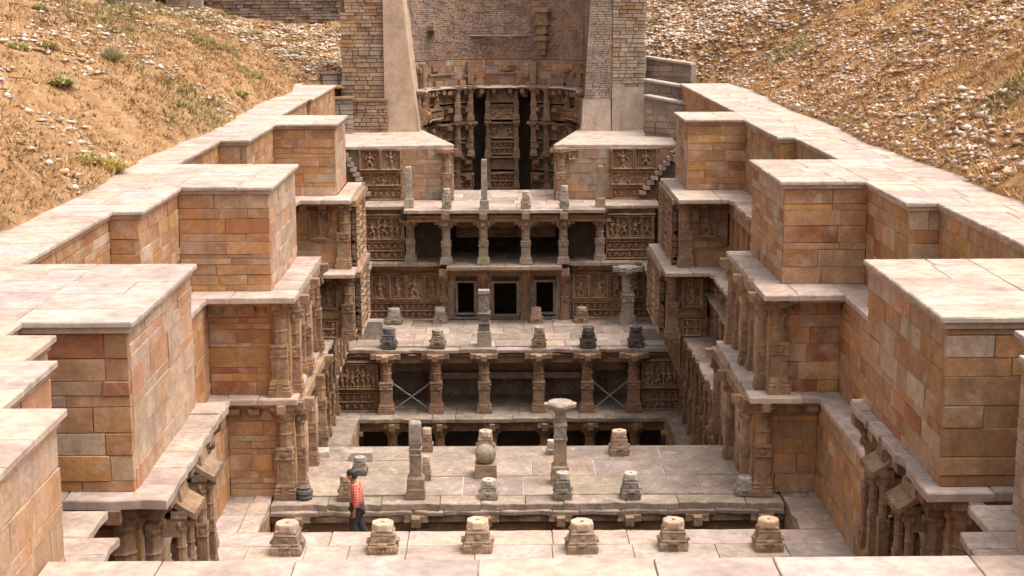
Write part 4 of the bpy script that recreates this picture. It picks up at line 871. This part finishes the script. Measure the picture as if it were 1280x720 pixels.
b = MB(); b.box(-.9, .9, -.5, .5, 0, .5, .02, .02, .03); tag(b.build('stone_block', M['plaster'], None, (-16.0, 88.5, 1.35), .05, (.46, .37, .31, 1)), 'long squared stone block lying on the rubble below the back left wall', 'stone block')

# ================================================================ broken pillar stubs and free standing pillars
G1 = 'row of square pillar bases on the front floor'
nth = ('leftmost', 'second from the left', 'third from the left', 'third from the right', 'second from the right', 'rightmost')
for i, px in enumerate((358, 478, 597, 728, 844, 963)):
    X = -4.45+(px-358)*(10.06/605); stub(X, 30.25+RNG.uniform(-.05, .05), ZD, RNG.uniform(.58, .63), RNG.uniform(.6, .66), 'carved pillar base with socket hole on the front floor, %s of six' % nth[i], G1, 'tapered', pick([(.5, .36, .25), (.47, .32, .21), (.52, .37, .27)]))
G2 = 'pillar stubs on the roof of the nearest pavilion'
def rbox(name, x, y, z, sx, sy, sz, label, cat, col, rot=0.0, mat='deck', group=None, tx=.02):
    b = MB(); b.box(-sx/2, sx/2, -sy/2, sy/2, 0, sz, tx, tx, .015); return tag(b.build(name, M[mat], None, (x, y, z), rot, col), label, cat, group)
A_ = lambda px, y: (px-622)/(y*1.0)      # unused scale note: x/y from the photo column
def xw(px, Y, z):                        # world x of photo column px at depth Y and height z
    return (px-622)/F_PX*(Y*.981+(CAM_H-z)*.192)
S2 = [(430, 33.55, .36, .56, 'brown two step pillar stub behind the man in the red shirt', (.46, .32, .21)),
      (447, 35.4, .36, .42, 'small grey pillar stub near the left end of the broad roof', (.33, .29, .255)),
      (531, 37.2, .30, .6, 'brown pillar stub just behind the tall broken column on the left', (.43, .3, .2)),
      (530, 34.9, .22, .58, 'narrow white topped stub beside the tall broken column on the left', (.5, .38, .28)),
      (604, 37.1, .44, .56, 'pillar stub at the far edge of the broad roof, behind the stone ball', (.47, .34, .24)),
      (608, 33.6, .43, .42, 'small carved grey stub at the near edge below the stone ball', (.5, .42, .34)),
      (686, 36.9, .26, .36, 'tiny pale stub behind the tall column with the wide capital', (.5, .42, .35)),
      (700, 33.55, .41, .6, 'grey pillar stub in front of the tall column with the wide capital', (.4, .34, .28)),
      (771, 36.9, .48, .6, 'pale orange pillar stub standing alone at the right far edge of the broad roof', (.54, .38, .25)),
      (785, 33.55, .44, .58, 'grey pillar stub at the right near edge of the broad roof', (.42, .35, .29)),
      (928, 33.75, .44, .4, 'low pale stub by the corner pilaster at the right end of the broad roof', (.52, .43, .35))]
for px, y, w_, h_, lab, c in S2: stub(xw(px, y, ZD), y, ZD, w_, h_, lab, G2, 'dark' if c[0] < .36 else 'tapered', c+(1,))
rbox('stone_slab', xw(450, 36.6, ZD), 36.6, ZD, .55, .5, .2, 'flat squared slab lying near the far left corner of the broad roof', 'stone slab', (.5, .42, .35, 1))
rbox('stone_slab', xw(392, 36.9, ZD), 36.9, ZD, .7, .5, .12, 'flat broken slab at the foot of the left carved wall', 'stone slab', (.55, .46, .4, 1), .1)
t = thing('stone_ball', 'round stone ball resting on a square block in the middle of the broad roof', 'stone ball', (xw(604, 35.2, ZD), 35.2, ZD))
X = xw(604, 35.2, ZD); m = MB(); m.box(X-.27, X+.27, 34.93, 35.47, ZD, ZD+.32, .01, .01); m.build('block', M['carved'], t, color=(.46, .31, .2, 1)); m = MB(); m.ell((X, 35.2, ZD+.52), (.25, .25, .26), 14, 10); m.build('ball', M['carved'], t, color=(.5, .39, .29, 1))
t = thing('stone_pot', 'dark ribbed round stone by the left corner pilaster', 'carved stone', (xw(378, 33.6, ZD), 33.6, ZD)); m = MB(); m.lathe(t.location.x, 33.6, [(ZD, .17), (ZD+.05, .19), (ZD+.1, .16), (ZD+.13, .19), (ZD+.2, .18), (ZD+.23, .13), (ZD+.27, .15), (ZD+.3, .08)], 10); m.build('body', M['carved'], t, color=(.2, .175, .16, 1))
# tall broken column on the left of the roof
X = xw(517, 33.65, ZD); t = thing('broken_column', 'tall slender broken column without capital on the near left edge of the broad roof', 'column', (X, 33.65, ZD))
for nm, pr, c in (('base', [(0, .215), (.26, .215), (.28, .195), (.55, .195), (.6, .165)], (.46, .32, .21)), ('shaft', [(.6, .14), (1.2, .135)], (.47, .36, .27)), ('carved_band', [(1.2, .15), (1.25, .125), (1.37, .15), (1.4, .125), (1.55, .145), (1.6, .12)], (.45, .36, .29)), ('upper_shaft', [(1.6, .14), (2.08, .135), (2.13, .09)], (.52, .44, .37))):
    m = MB(); m.lathe(X, 33.65, [(ZD+a*.85, b) for a, b in pr]); m.build(nm, M['carved'], t, color=c+(1,))
X = xw(697, 34.6, ZD); t = thing('column', 'tall free standing column with a wide eight lobed capital on the broad roof', 'column', (X, 34.6, ZD))
for nm, pr, n, c in (('base', [(0, .22), (.2, .22), (.22, .2), (.42, .2), (.46, .17)], 4, (.47, .33, .22)), ('shaft', [(.46, .15), (1.05, .145)], 4, (.5, .34, .22)), ('carved_band', [(1.05, .15), (1.1, .165), (1.14, .145), (1.4, .145), (1.44, .165), (1.5, .14)], 4, (.46, .37, .29)), ('upper_shaft', [(1.5, .135), (1.74, .13)], 8, (.46, .38, .31)), ('capital', [(1.74, .15), (1.79, .18), (1.84, .22), (1.89, .29), (1.96, .30), (2.0, .26)], 8, (.52, .41, .32))):
    m = MB(); m.lathe(X, 34.6, [(ZD+a, b) for a, b in pr], n); m.build(nm, M['carved'] if nm != 'capital' else M['deck'], t, color=c+(1,))
    if nm == 'capital':
        for sx, sy in ((1, 0), (-1, 0), (0, 1), (0, -1)):
            m = MB(); m.lathe(X+sx*.24, 34.6+sy*.24, [(ZD+1.84, .08), (ZD+1.89, .13), (ZD+1.955, .14)], 8); m.build('bracket', M['deck'], t, color=c+(1,))
G3 = 'pillar stubs on the pale platform before the doorways'
S3 = [(484, 59.7, .62, .8, 'dark pot topped stub at the left end of the platform front row', (.2, .175, .16), 'dark'), (545, 59.7, .6, .72, 'brown stub in the platform front row, left of the tall carved shaft', (.38, .29, .21), 't'),
      (672, 59.7, .55, .82, 'brown stub in the platform front row, right of the tall carved shaft', (.42, .3, .2), 't'), (733, 59.7, .62, .82, 'blackened stub in the platform front row, right of centre', (.13, .115, .105), 'dark'), (793, 59.7, .62, .82, 'blackened stub at the right end of the platform front row', (.14, .125, .115), 'dark'),
      (491, 64.2, .68, .66, 'pale stub in the platform back row, below the left carved panel', (.46, .38, .31), 't'), (548, 64.3, .6, .68, 'pale stub in the platform back row, left of the doorways', (.5, .4, .32), 't'), (668, 64.3, .56, .66, 'pink stub in the platform back row, between the middle and right doorway', (.52, .36, .27), 't'), (725, 64.3, .6, .66, 'orange brown stub in the platform back row, right of the doorways', (.44, .27, .165), 't')]
for px, y, w_, h_, lab, c, k in S3: stub(xw(px, y, ZE), y, ZE, w_, h_, lab, G3, 'dark' if k == 'dark' else 'tapered', c+(1,))
X = xw(603, 60.0, ZE); t = thing('broken_column', 'tall broken carved shaft at the front edge of the pale platform, before the doorways', 'column', (X, 60, ZE))
for nm, pr, c in (('base', [(0, .3), (.6, .27), (.62, .24)], (.48, .39, .31)), ('carved_band', [(.62, .22), (.9, .22), (.93, .26), (1.0, .22), (1.3, .22), (1.33, .26), (1.4, .22)], (.36, .29, .23)), ('shaft', [(1.4, .2), (2.1, .2), (2.14, .23), (2.28, .22)], (.46, .38, .31))):
    m = MB(); m.lathe(X, 60, [(ZE+a, b) for a, b in pr]); m.build(nm, M['carved'], t, color=c+(1,))
X = xw(782, 63.9, ZE); pillar(X, 63.9, ZE, ZE+2.5, .27, None, 'pale free standing pillar with flaring capital before the right carved panel', None, 'bracket', (.5, .41, .33, 1))
rbox('stone_block', xw(462, 61.4, ZE), 61.4, ZE, 1.05, .7, .75, 'big squared stone block at the left end of the pale platform', 'stone block', (.4, .33, .27, 1))
rbox('stone_block', xw(808, 61.2, ZE), 61.2, ZE, 1.5, .8, .45, 'long flat stone block at the right end of the pale platform', 'stone block', (.5, .42, .35, 1))
G4 = 'broken posts on the edge of the open gallery'
S4 = [(510, 64.6, .15, 1.75, 'slim white square post at the left end of the upper ledge', (.62, .5, .4)), (604, 64.1, .145, 2.1, 'tall slim post in the middle of the upper ledge, before the dark well', (.5, .4, .31)), (749, 64.6, .15, 1.75, 'slim orange square post at the right end of the upper ledge', (.52, .35, .22))]
for px, y, w_, h_, lab, c in S4:
    X = xw(px, y, ZC); t = thing('broken_post', lab, 'post', (X, y, ZC), G4)
    for nm, pr in (('base', [(0, w_*1.35), (.35, w_*1.3), (.38, w_*1.1)]), ('shaft', [(.38, w_*.9), (h_-.04, w_*.82), (h_, w_*.7)])):
        m = MB(); m.lathe(X, y, [(ZC+a, b) for a, b in pr]); m.build(nm, M['carved'], t, color=pick([c]))
for px, h_, lab, c in ((656, .72, 'short stub on the upper ledge right of the middle post', (.5, .37, .26)), (704, .95, 'stub on the upper ledge below the right upper wall', (.48, .38, .3)), (557, .85, 'stub on the upper ledge below the left upper wall', (.47, .37, .29))):
    stub(xw(px, 64.2, ZC), 64.2, ZC, .4, h_, lab, 'stubs on the upper ledge', 'tapered', c+(1,))

# ================================================================ hills on both sides: dry straw, rubble and grass
def vnoise(X, Y, sc, seed):
    r = np.random.RandomState(seed); T = r.rand(256, 256); x = X/sc+500; y = Y/sc+500
    i = np.floor(x).astype(int); j = np.floor(y).astype(int); u = x-i; v = y-j; u = u*u*(3-2*u); v = v*v*(3-2*v)
    g = lambda a, b: T[a % 256, b % 256]
    return (g(i, j)*(1-u)+g(i+1, j)*u)*(1-v)+(g(i, j+1)*(1-u)+g(i+1, j+1)*u)*v-.5
def sstep(a, b, x): t = np.clip((x-a)/(b-a), 0, 1); return t*t*(3-2*t)
def edge_of(s, Y):
    e = (9.12+.15*np.sin(Y*.35)+.5*sstep(66, 73, Y)) if s == LEFT else (10.62+.12*np.sin(Y*.41)+.25*sstep(52, 66, Y))
    return e+.22*vnoise(Y, Y*0+s, 1.3, 5)
def hill(s, X, Y):
    d = s*X-edge_of(s, Y)
    far = sstep(73, 76, Y)                                      # behind the terrace the ground runs in towards the buttresses
    d = d*(1-far)+far*(s*X-7.0)
    if s == LEFT:
        hm = 7.2-3.4*sstep(54, 72, Y)-1.9*sstep(70, 84, Y); h = hm*(1-np.exp(-np.clip(d, 0, None)*.62/hm*1.25)); back = np.clip(Y-74, 0, None)*.075
        h = np.where(Y > 74, np.minimum(h, hm)*(.35+.65*sstep(-12, -22, X))+back, h)
    else:
        h = 11*(1-np.exp(-np.clip(d, 0, None)*.60/11*1.1)); back = np.clip(Y-75, 0, None)*.115
        h = h*(1-.35*sstep(74, 84, Y))+back
    n = .55*vnoise(X, Y, 5, 1)+.32*vnoise(X, Y, 1.7, 2)+.34*vnoise(X, Y, .75, 3)+.26*vnoise(X, Y, .4, 4)
    return np.where(d < 0, -.25+.0*d, h*1.0+.02+n*np.clip(d/.9, 0.12, 1))
def hill_mesh(s):
    ys = np.concatenate([np.arange(-6, 24, .6), np.arange(24, 80, .2), np.arange(80, 132, .4)])
    ds = np.concatenate([np.arange(-.5, 9, .17), np.arange(9, 18, .3), np.arange(18, 60, 2.0)])
    Dg, Yg = np.meshgrid(ds, ys); base = edge_of(s, Yg*0+40)
    inset = sstep(72.8, 75, Yg)*(2.4 if s == LEFT else 3.6)
    Xg = s*(Dg+9.2*(s == LEFT)+10.65*(s == RIGHT)-inset*np.exp(-np.clip(Dg, 0, None)/6)); Zg = hill(s, Xg, Yg)
    c = len(ds); n = len(ys); idx = (np.arange(n-1)[:, None]*c+np.arange(c-1)[None, :]).ravel()
    fs = np.stack([idx, idx+1, idx+c+1, idx+c], -1)
    if s == LEFT: fs = fs[:, ::-1]
    me = bpy.data.meshes.new('hillside'); me.from_pydata(np.stack([Xg, Yg, Zg], -1).reshape(-1, 3).tolist(), [], fs.tolist())
    me.polygons.foreach_set('use_smooth', np.ones(len(fs), bool)); me.update(); return me
def soil_mat(nm='dry_hill_soil', tint=(1, 1, 1)):
    m, t, b = nodes(nm); L = t.links.new; g = N(t, 'NewGeometry')
    def noise(sc, det=6.0, r=.65):
        n = N(t, 'TexNoise'); n.inputs['Scale'].default_value = sc; n.inputs['Detail'].default_value = det; n.inputs['Roughness'].default_value = r; L(g.outputs['Position'], n.inputs['Vector']); return n.outputs[0]
    c = ramp(t, noise(1.3), [(.28, (.28, .14, .06)), (.45, (.39, .215, .095)), (.6, (.47, .275, .13)), (.75, (.44, .30, .17))])
    c = mixc(t, 'MULTIPLY', 1.0, c, ramp(t, noise(9, 5), [(.3, .6), (.65, 1.2)]))
    c = mixc(t, 'MIX', ramp(t, noise(.22, 6, .7), [(.54, 0.0), (.70, .6)]), c, (.22, .19, .075))
    c = mixc(t, 'MIX', ramp(t, noise(3.4, 8, .8), [(.58, 0.0), (.66, .75)]), c, (.66, .56, .48))
    c = mixc(t, 'MULTIPLY', 1.0, c, tint); L(c, b.inputs['Base Color']); b.inputs['Roughness'].default_value = 1.0; b.inputs['Specular IOR Level'].default_value = .1
    bp = N(t, 'Bump'); bp.inputs['Strength'].default_value = .9; bp.inputs['Distance'].default_value = .08; L(noise(12, 8, .75), bp.inputs['Height']); L(bp.outputs[0], b.inputs['Normal']); return m
M['soil'] = soil_mat(); M['soil_left'] = soil_mat('dry_slope_soil', (.95, .98, 1.04))
M['scatter'] = stone_mat('loose_stones', src='attr', mottle=.25, stain=0.0, bump=.3)
def grass_mat():
    m, t, b = nodes('dry_grass'); a = N(t, 'Attribute', attribute_name='Col'); t.links.new(a.outputs['Color'], b.inputs['Base Color']); b.inputs['Roughness'].default_value = .9; b.inputs['Specular IOR Level'].default_value = .1; return m
M['grass'] = grass_mat()
def bulk(name, V, Fc, nper_v, nper_f, cols, mat):
    me = bpy.data.meshes.new(name); k = Fc.shape[-1]; nf = len(Fc)
    me.vertices.add(len(V)); me.vertices.foreach_set('co', V.astype(np.float32).ravel())
    me.loops.add(nf*k); me.loops.foreach_set('vertex_index', Fc.astype(np.int32).ravel())
    me.polygons.add(nf); me.polygons.foreach_set('loop_start', np.arange(0, nf*k, k, dtype=np.int32)); me.update(calc_edges=True); me.validate()
    at = me.attributes.new('Col', 'FLOAT_COLOR', 'FACE'); at.data.foreach_set('color', np.repeat(np.concatenate([cols, np.ones((len(cols), 1))], 1), nper_f, 0).astype(np.float32).ravel())
    o = put(name, me, mat); o['kind'] = 'stuff'; return o
def scatter_points(s, n, rs, ymin=22, ymax=96, dmax=15):
    Y = ymin+(ymax-ymin)*rs.rand(n)**.9; d = .05+dmax*rs.rand(n); X = s*(edge_of(s, Y)+d)
    back = Y > 72.9; X = np.where(back, s*((7.4 if s == LEFT else 9.0)*(Y < 76)+7.2*(Y >= 76)+(dmax+2)*rs.rand(n)), X); return X, Y
for s in (LEFT, RIGHT):
    tag(put('hillside', hill_mesh(s), M['soil_left'] if s == LEFT else M['soil']), kind='structure')
    rs = np.random.RandomState(20+s)
    # loose stones
    n = 85000 if s == RIGHT else 50000; X, Y = scatter_points(s, n, rs)
    dens = vnoise(X, Y, 3.5, 31)+.7*vnoise(X, Y, 1.2, 32)+(.22 if s == RIGHT else -.24)+.35*(Y > 74)+.10*rs.rand(n); keep = dens > .0; X, Y = X[keep], Y[keep]; n = len(X)
    size = .02+.11*rs.rand(n)**3.4+.035*(Y > 74); Z = hill(s, X, Y)
    oct_ = np.array([(1, 0, 0), (0, 1, 0), (-1, 0, 0), (0, -1, 0), (.2, .1, .62), (0, 0, -.6)]); of = np.array([(0, 1, 4), (1, 2, 4), (2, 3, 4), (3, 0, 4), (1, 0, 5), (2, 1, 5), (3, 2, 5), (0, 3, 5)])
    a = rs.rand(n)*6.28; jit = 1+.5*(rs.rand(n, 6, 3)-.5); P = oct_[None]*jit*size[:, None, None]*np.stack([1+rs.rand(n), .7+.6*rs.rand(n), .7+.5*rs.rand(n)], -1)[:, None, :]
    ca, sa = np.cos(a)[:, None], np.sin(a)[:, None]; V = np.stack([P[..., 0]*ca-P[..., 1]*sa+X[:, None], P[..., 0]*sa+P[..., 1]*ca+Y[:, None], P[..., 2]+(Z+size*.25)[:, None]], -1).reshape(-1, 3)
    Fc = (of[None]+6*np.arange(n)[:, None, None]).reshape(-1, 3)
    pal = np.array([(.74, .60, .50), (.66, .49, .37), (.52, .34, .20), (.46, .27, .13), (.70, .60, .52), (.38, .21, .10), (.70, .54, .43)])
    bulk('loose_stones', V, Fc, 6, 8, pal[rs.randint(0, 7, n)]*(.8+.35*rs.rand(n, 1)), M['scatter'])
    # dry tufts and green patches
    n = 42000; X, Y = scatter_points(s, n, rs); g = vnoise(X, Y, 4.5, 41)+.5*vnoise(X, Y, 1.5, 42); gn = (g > (.20 if s == LEFT else .42)); keep = (g > -.12) | (rs.rand(n) < .4); X, Y, gn = X[keep], Y[keep], gn[keep]; n = len(X); Z = hill(s, X, Y)-.02
    nb = 8; hgt = (.06+.12*rs.rand(n)**1.5)*(1+.8*gn); Vs = []
    for b_ in range(nb):
        an = rs.rand(n)*6.28; sp = .05+.16*rs.rand(n); wv = .011+.014*rs.rand(n); ln = hgt*(.35+1.0*rs.rand(n))
        bx, by = X+np.cos(an)*sp*.7, Y+np.sin(an)*sp*.7; px_, py_ = -np.sin(an)*wv, np.cos(an)*wv
        Vs.append(np.stack([np.stack([bx-px_, by-py_, Z], -1), np.stack([bx+px_, by+py_, Z], -1), np.stack([bx+np.cos(an)*ln*(.6+1.2*rs.rand(n)), by+np.sin(an)*ln*(.6+1.2*rs.rand(n)), Z+hgt*(.4+.8*rs.rand(n))], -1)], 1))
    V = np.stack(Vs, 1).reshape(-1, 3); Fc = np.arange(len(V)).reshape(-1, 3)
    dry = np.array([(.48, .275, .12), (.43, .225, .085), (.52, .345, .18), (.37, .185, .07)]); gr = np.array([(.30, .235, .105), (.36, .28, .13), (.26, .21, .095)])
    if s == LEFT: dry = dry*np.array([.88, .98, 1.08])
    cols = np.where(gn[:, None], gr[rs.randint(0, 3, n)], dry[rs.randint(0, 4, n)])*(.8+.4*rs.rand(n, 1))
    bulk('dry_grass', V, Fc, 3*nb, nb, cols, M['grass'])
# far ground sheet under everything
gm = MB(); gm.add([(-600, -200, -18), (600, -200, -18), (600, 1500, -18), (-600, 1500, -18)], [(0, 1, 2, 3)]); tag(gm.build('ground', M['soil']), kind='structure')
# bushes on the left slope
def bush(x, y, rad, hgt, lab, col, seed, n=500):
    rs = np.random.RandomState(seed); z = float(hill(LEFT if x < 0 else RIGHT, np.array([x]), np.array([y]))[0])-.03
    th = rs.rand(n)*6.28; rr = rad*np.sqrt(rs.rand(n)); base = np.stack([x+rr*.45*np.cos(th), y+rr*.45*np.sin(th), np.full(n, z)], -1)
    for i in range(n): base[i, 2] = z
    tip = np.stack([x+rr*1.0*np.cos(th)+.06*rs.randn(n), y+rr*1.0*np.sin(th)+.06*rs.randn(n), z+hgt*.7*(1-.6*(rr/rad)**2)*(.4+.65*rs.rand(n))], -1)
    sd = np.stack([-np.sin(th), np.cos(th), np.zeros(n)], -1)*(.014+.014*rs.rand(n))[:, None]
    mid = (base+tip)/2+.04*rs.randn(n, 3)
    V = np.stack([base-sd, base+sd, mid+sd, mid-sd, tip+sd*.3, tip-sd*.3], 1).reshape(-1, 3)
    Fc = (np.array([(0, 1, 2, 3), (3, 2, 4, 5)])[None]+6*np.arange(n)[:, None, None]).reshape(-1, 4)
    t = thing('bush', lab, 'bush', (x, y, z), 'small bushes and tufts on the slopes')
    o = bulk('foliage', V, Fc, 6, 2, np.array(col)[None]*(.65+.7*rs.rand(n, 1))*1.9, M['grass']); o.parent = t; o.location = -t.location
    st = MB(); [st.lathe(x+.03*math.cos(k*2.1), y+.03*math.sin(k*2.1), [(z, .012), (z+hgt*.4, .008)], 5) for k in range(1)]; st.build('stem', M['scatter'] if False else M['grass'], t)
for i, (px, py, rad, hgt, lab, col) in enumerate(((140, 76, .5, .75, 'grey green bush high on the left slope', (0.242, 0.211, 0.126)), (138, 212, .55, .6, 'yellow green tuft of grass at the foot of the left slope, above the path', (0.330, 0.265, 0.116)), (110, 205, .45, .45, 'smaller yellow green tuft left of the one above the path', (0.297, 0.255, 0.116)),
        (20, 62, .45, .4, 'low green tuft near the left edge of the slope', (0.264, 0.235, 0.105)), (60, 58, .4, .3, 'flat green tuft high on the left slope', (0.275, 0.235, 0.116)), (75, 104, .5, .3, 'dark green patch of weeds in the middle of the left slope', (0.209, 0.196, 0.095)), (50, 12, .3, .4, 'small bush near the top left of the slope', (0.275, 0.235, 0.116)), (300, 118, .45, .3, 'green weeds beside the far end of the left path', (0.264, 0.235, 0.105)),
        (365, 68, .6, .4, 'grey green weeds on the rubble behind the left terrace', (0.242, 0.216, 0.126)), (165, 50, .4, .3, 'green tuft by the crest of the left slope', (0.286, 0.245, 0.105)))):
    # march the photo ray to the slope
    dv = cam_basis() @ Vector(((px-640)/F_PX, -(py-360)/F_PX, -1.0)); tt = 20.0
    while tt < 110:
        q = Vector((0, 0, CAM_H))+dv*tt
        if q.z < float(hill(LEFT, np.array([q.x]), np.array([q.y]))[0]): break
        tt += .1
    if tt < 109: bush(q.x, q.y, rad, hgt, lab, col, 60+i)

# ================================================================ the man in the red shirt
def skin_obj(name, verts, edges, radii, mat, parent, levels=2, root=0):
    me = bpy.data.meshes.new(name); me.from_pydata(verts, edges, []); me.update()
    o = put(name, me, mat, parent, tuple(parent.location) if parent else (0, 0, 0)); md = o.modifiers.new('skin', 'SKIN'); md.use_smooth_shade = True
    for v, r in zip(me.skin_vertices[0].data, radii): v.radius = (r, r) if not isinstance(r, tuple) else r
    me.skin_vertices[0].data[root].use_root = True
    ss = o.modifiers.new('sub', 'SUBSURF'); ss.levels = levels; ss.render_levels = levels; return o
def plain(name, col, rough=.7):
    m, t, b = nodes(name); g = N(t, 'NewGeometry'); n = N(t, 'TexNoise'); n.inputs['Scale'].default_value = 30; t.links.new(g.outputs['Position'], n.inputs['Vector'])
    t.links.new(mixc(t, 'MULTIPLY', 1.0, col, ramp(t, n.outputs[0], [(.3, .75), (.7, 1.15)])), b.inputs['Base Color']); b.inputs['Roughness'].default_value = rough; return m
def check_mat():
    m, t, b = nodes('red_check_cloth'); tc = N(t, 'TexCoord'); outs = []
    for dr in ('X', 'Y', 'Z'):
        w_ = N(t, 'TexWave', wave_type='BANDS', bands_direction=dr); w_.inputs['Scale'].default_value = 5.5; w_.inputs['Distortion'].default_value = .6; t.links.new(tc.outputs['Object'], w_.inputs['Vector']); outs.append(ramp(t, w_.outputs[0], [(.80, 0.0), (.92, .8)]))
    c = mixc(t, 'MIX', outs[2], (.50, .07, .04), (.6, .36, .28)); c = mixc(t, 'MIX', outs[0], c, (.62, .33, .25)); t.links.new(c, b.inputs['Base Color']); b.inputs['Roughness'].default_value = .85; return m
skin_m, hair_m, trous_m, shirt_m = plain('brown_skin', (.30, .15, .085), .55), plain('black_hair', (.025, .02, .018), .6), plain('dark_trousers', (.035, .026, .022), .85), check_mat()
px0 = (-3.15, 32.1, ZD-.585)
pt = thing('person', 'man in a red checked shirt and dark trousers walking left with his head bowed', 'person', px0)
# local axes: -x is the way he walks, -y towards the camera
J = dict(pel=(0, 0, .93), sp=(-.01, 0, 1.12), ch=(-.04, 0, 1.32), nk=(-.075, 0, 1.47), hd0=(-.12, -.01, 1.55), hd=(-.15, -.02, 1.62), ht=(-.14, -.02, 1.69))
body_v = [J['pel'], J['sp'], J['ch'], J['nk'], J['hd0'], J['hd'], J['ht'],
          (-.04, -.17, 1.37), (.02, -.24, 1.12), (-.05, -.26, .90), (-.06, -.26, .83),            # near arm, hand by the thigh
          (-.04, .17, 1.37), (.05, .22, 1.12), (-.10, .23, .93), (-.13, .23, .86),
          (-.02, -.09, .88), (-.12, -.09, .50), (-.02, -.09, .09), (-.15, -.10, .035), (-.02, .09, .88), (.02, .09, .50), (.20, .09, .13), (.07, .10, .045),
          (-.225, -.03, 1.61)]
body_e = [(0, 1), (1, 2), (2, 3), (3, 4), (4, 5), (5, 6), (2, 7), (7, 8), (8, 9), (9, 10), (2, 11), (11, 12), (12, 13), (13, 14), (0, 15), (15, 16), (16, 17), (17, 18), (0, 19), (19, 20), (20, 21), (21, 22), (5, 23)]
body_r = [(.13, .11), (.12, .10), (.14, .11), .055, .075, .095, .075, .06, .045, .035, .034, .06, .045, .035, .034, .085, .06, .045, .035, .085, .06, .045, .035, .018]
for hx, hy, hz, sg in ((-.06, -.26, .83, -1), (-.13, .23, .86, 1)):
    bi = 10 if sg < 0 else 14
    for k, (dx, ln) in enumerate(((-.03, .075), (-.01, .085), (.01, .08), (.028, .065))):
        n0 = len(body_v); body_v += [(hx+dx, hy, hz-.045), (hx+dx*1.1-.012, hy+.004, hz-.045-ln*.6), (hx+dx*1.1-.03, hy+.012, hz-.045-ln)]; body_r += [.010, .009, .008]; body_e += [(bi, n0), (n0, n0+1), (n0+1, n0+2)]
    n0 = len(body_v); body_v += [(hx-.045, hy, hz-.005), (hx-.062, hy, hz-.045)]; body_r += [.011, .009]; body_e += [(bi, n0), (n0, n0+1)]
skin_obj('body', body_v, body_e, body_r, skin_m, pt, 2)
skin_obj('shirt', [(0, 0, .90), (-.01, 0, 1.12), (-.04, 0, 1.32), (-.07, 0, 1.44), (-.04, -.17, 1.37), (.02, -.245, 1.12), (-.035, -.26, .96), (-.04, .17, 1.37), (.05, .225, 1.12), (-.07, .23, .98)],
         [(0, 1), (1, 2), (2, 3), (2, 4), (4, 5), (5, 6), (2, 7), (7, 8), (8, 9)], [(.185, .165), (.185, .16), (.19, .16), .08, .095, .08, .07, .095, .08, .07], shirt_m, pt)
skin_obj('trousers', [(0, 0, .94), (-.02, -.095, .84), (-.12, -.095, .50), (-.02, -.09, .10), (-.02, .095, .84), (.02, .095, .50), (.19, .09, .15)], [(0, 1), (1, 2), (2, 3), (0, 4), (4, 5), (5, 6)], [(.165, .15), .125, .10, .085, .125, .10, .085], trous_m, pt)
m = MB(); m.ell((-.105, -.02, 1.685), (.125, .105, .085), 12, 8); m.ell((-.065, -.02, 1.63), (.09, .1, .10), 12, 8); ho = m.build('hair', hair_m, pt, px0)
for p_ in ho.data.polygons: p_.use_smooth = True
for sg in (-1, 1):
    m = MB(); m.ell((-.13, -.02+sg*.098, 1.615), (.022, .012, .034), 8, 5); m.build('ear', skin_m, pt, px0)
    m = MB(); m.ell((-.222, -.02+sg*.036, 1.635), (.012, .014, .010), 8, 5); m.build('eye', hair_m, pt, px0)
    m = MB(); m.ell((-.17 if sg < 0 else .03, sg*.095, .03), (.13, .05, .045), 10, 5); m.build('shoe', hair_m, pt, px0)
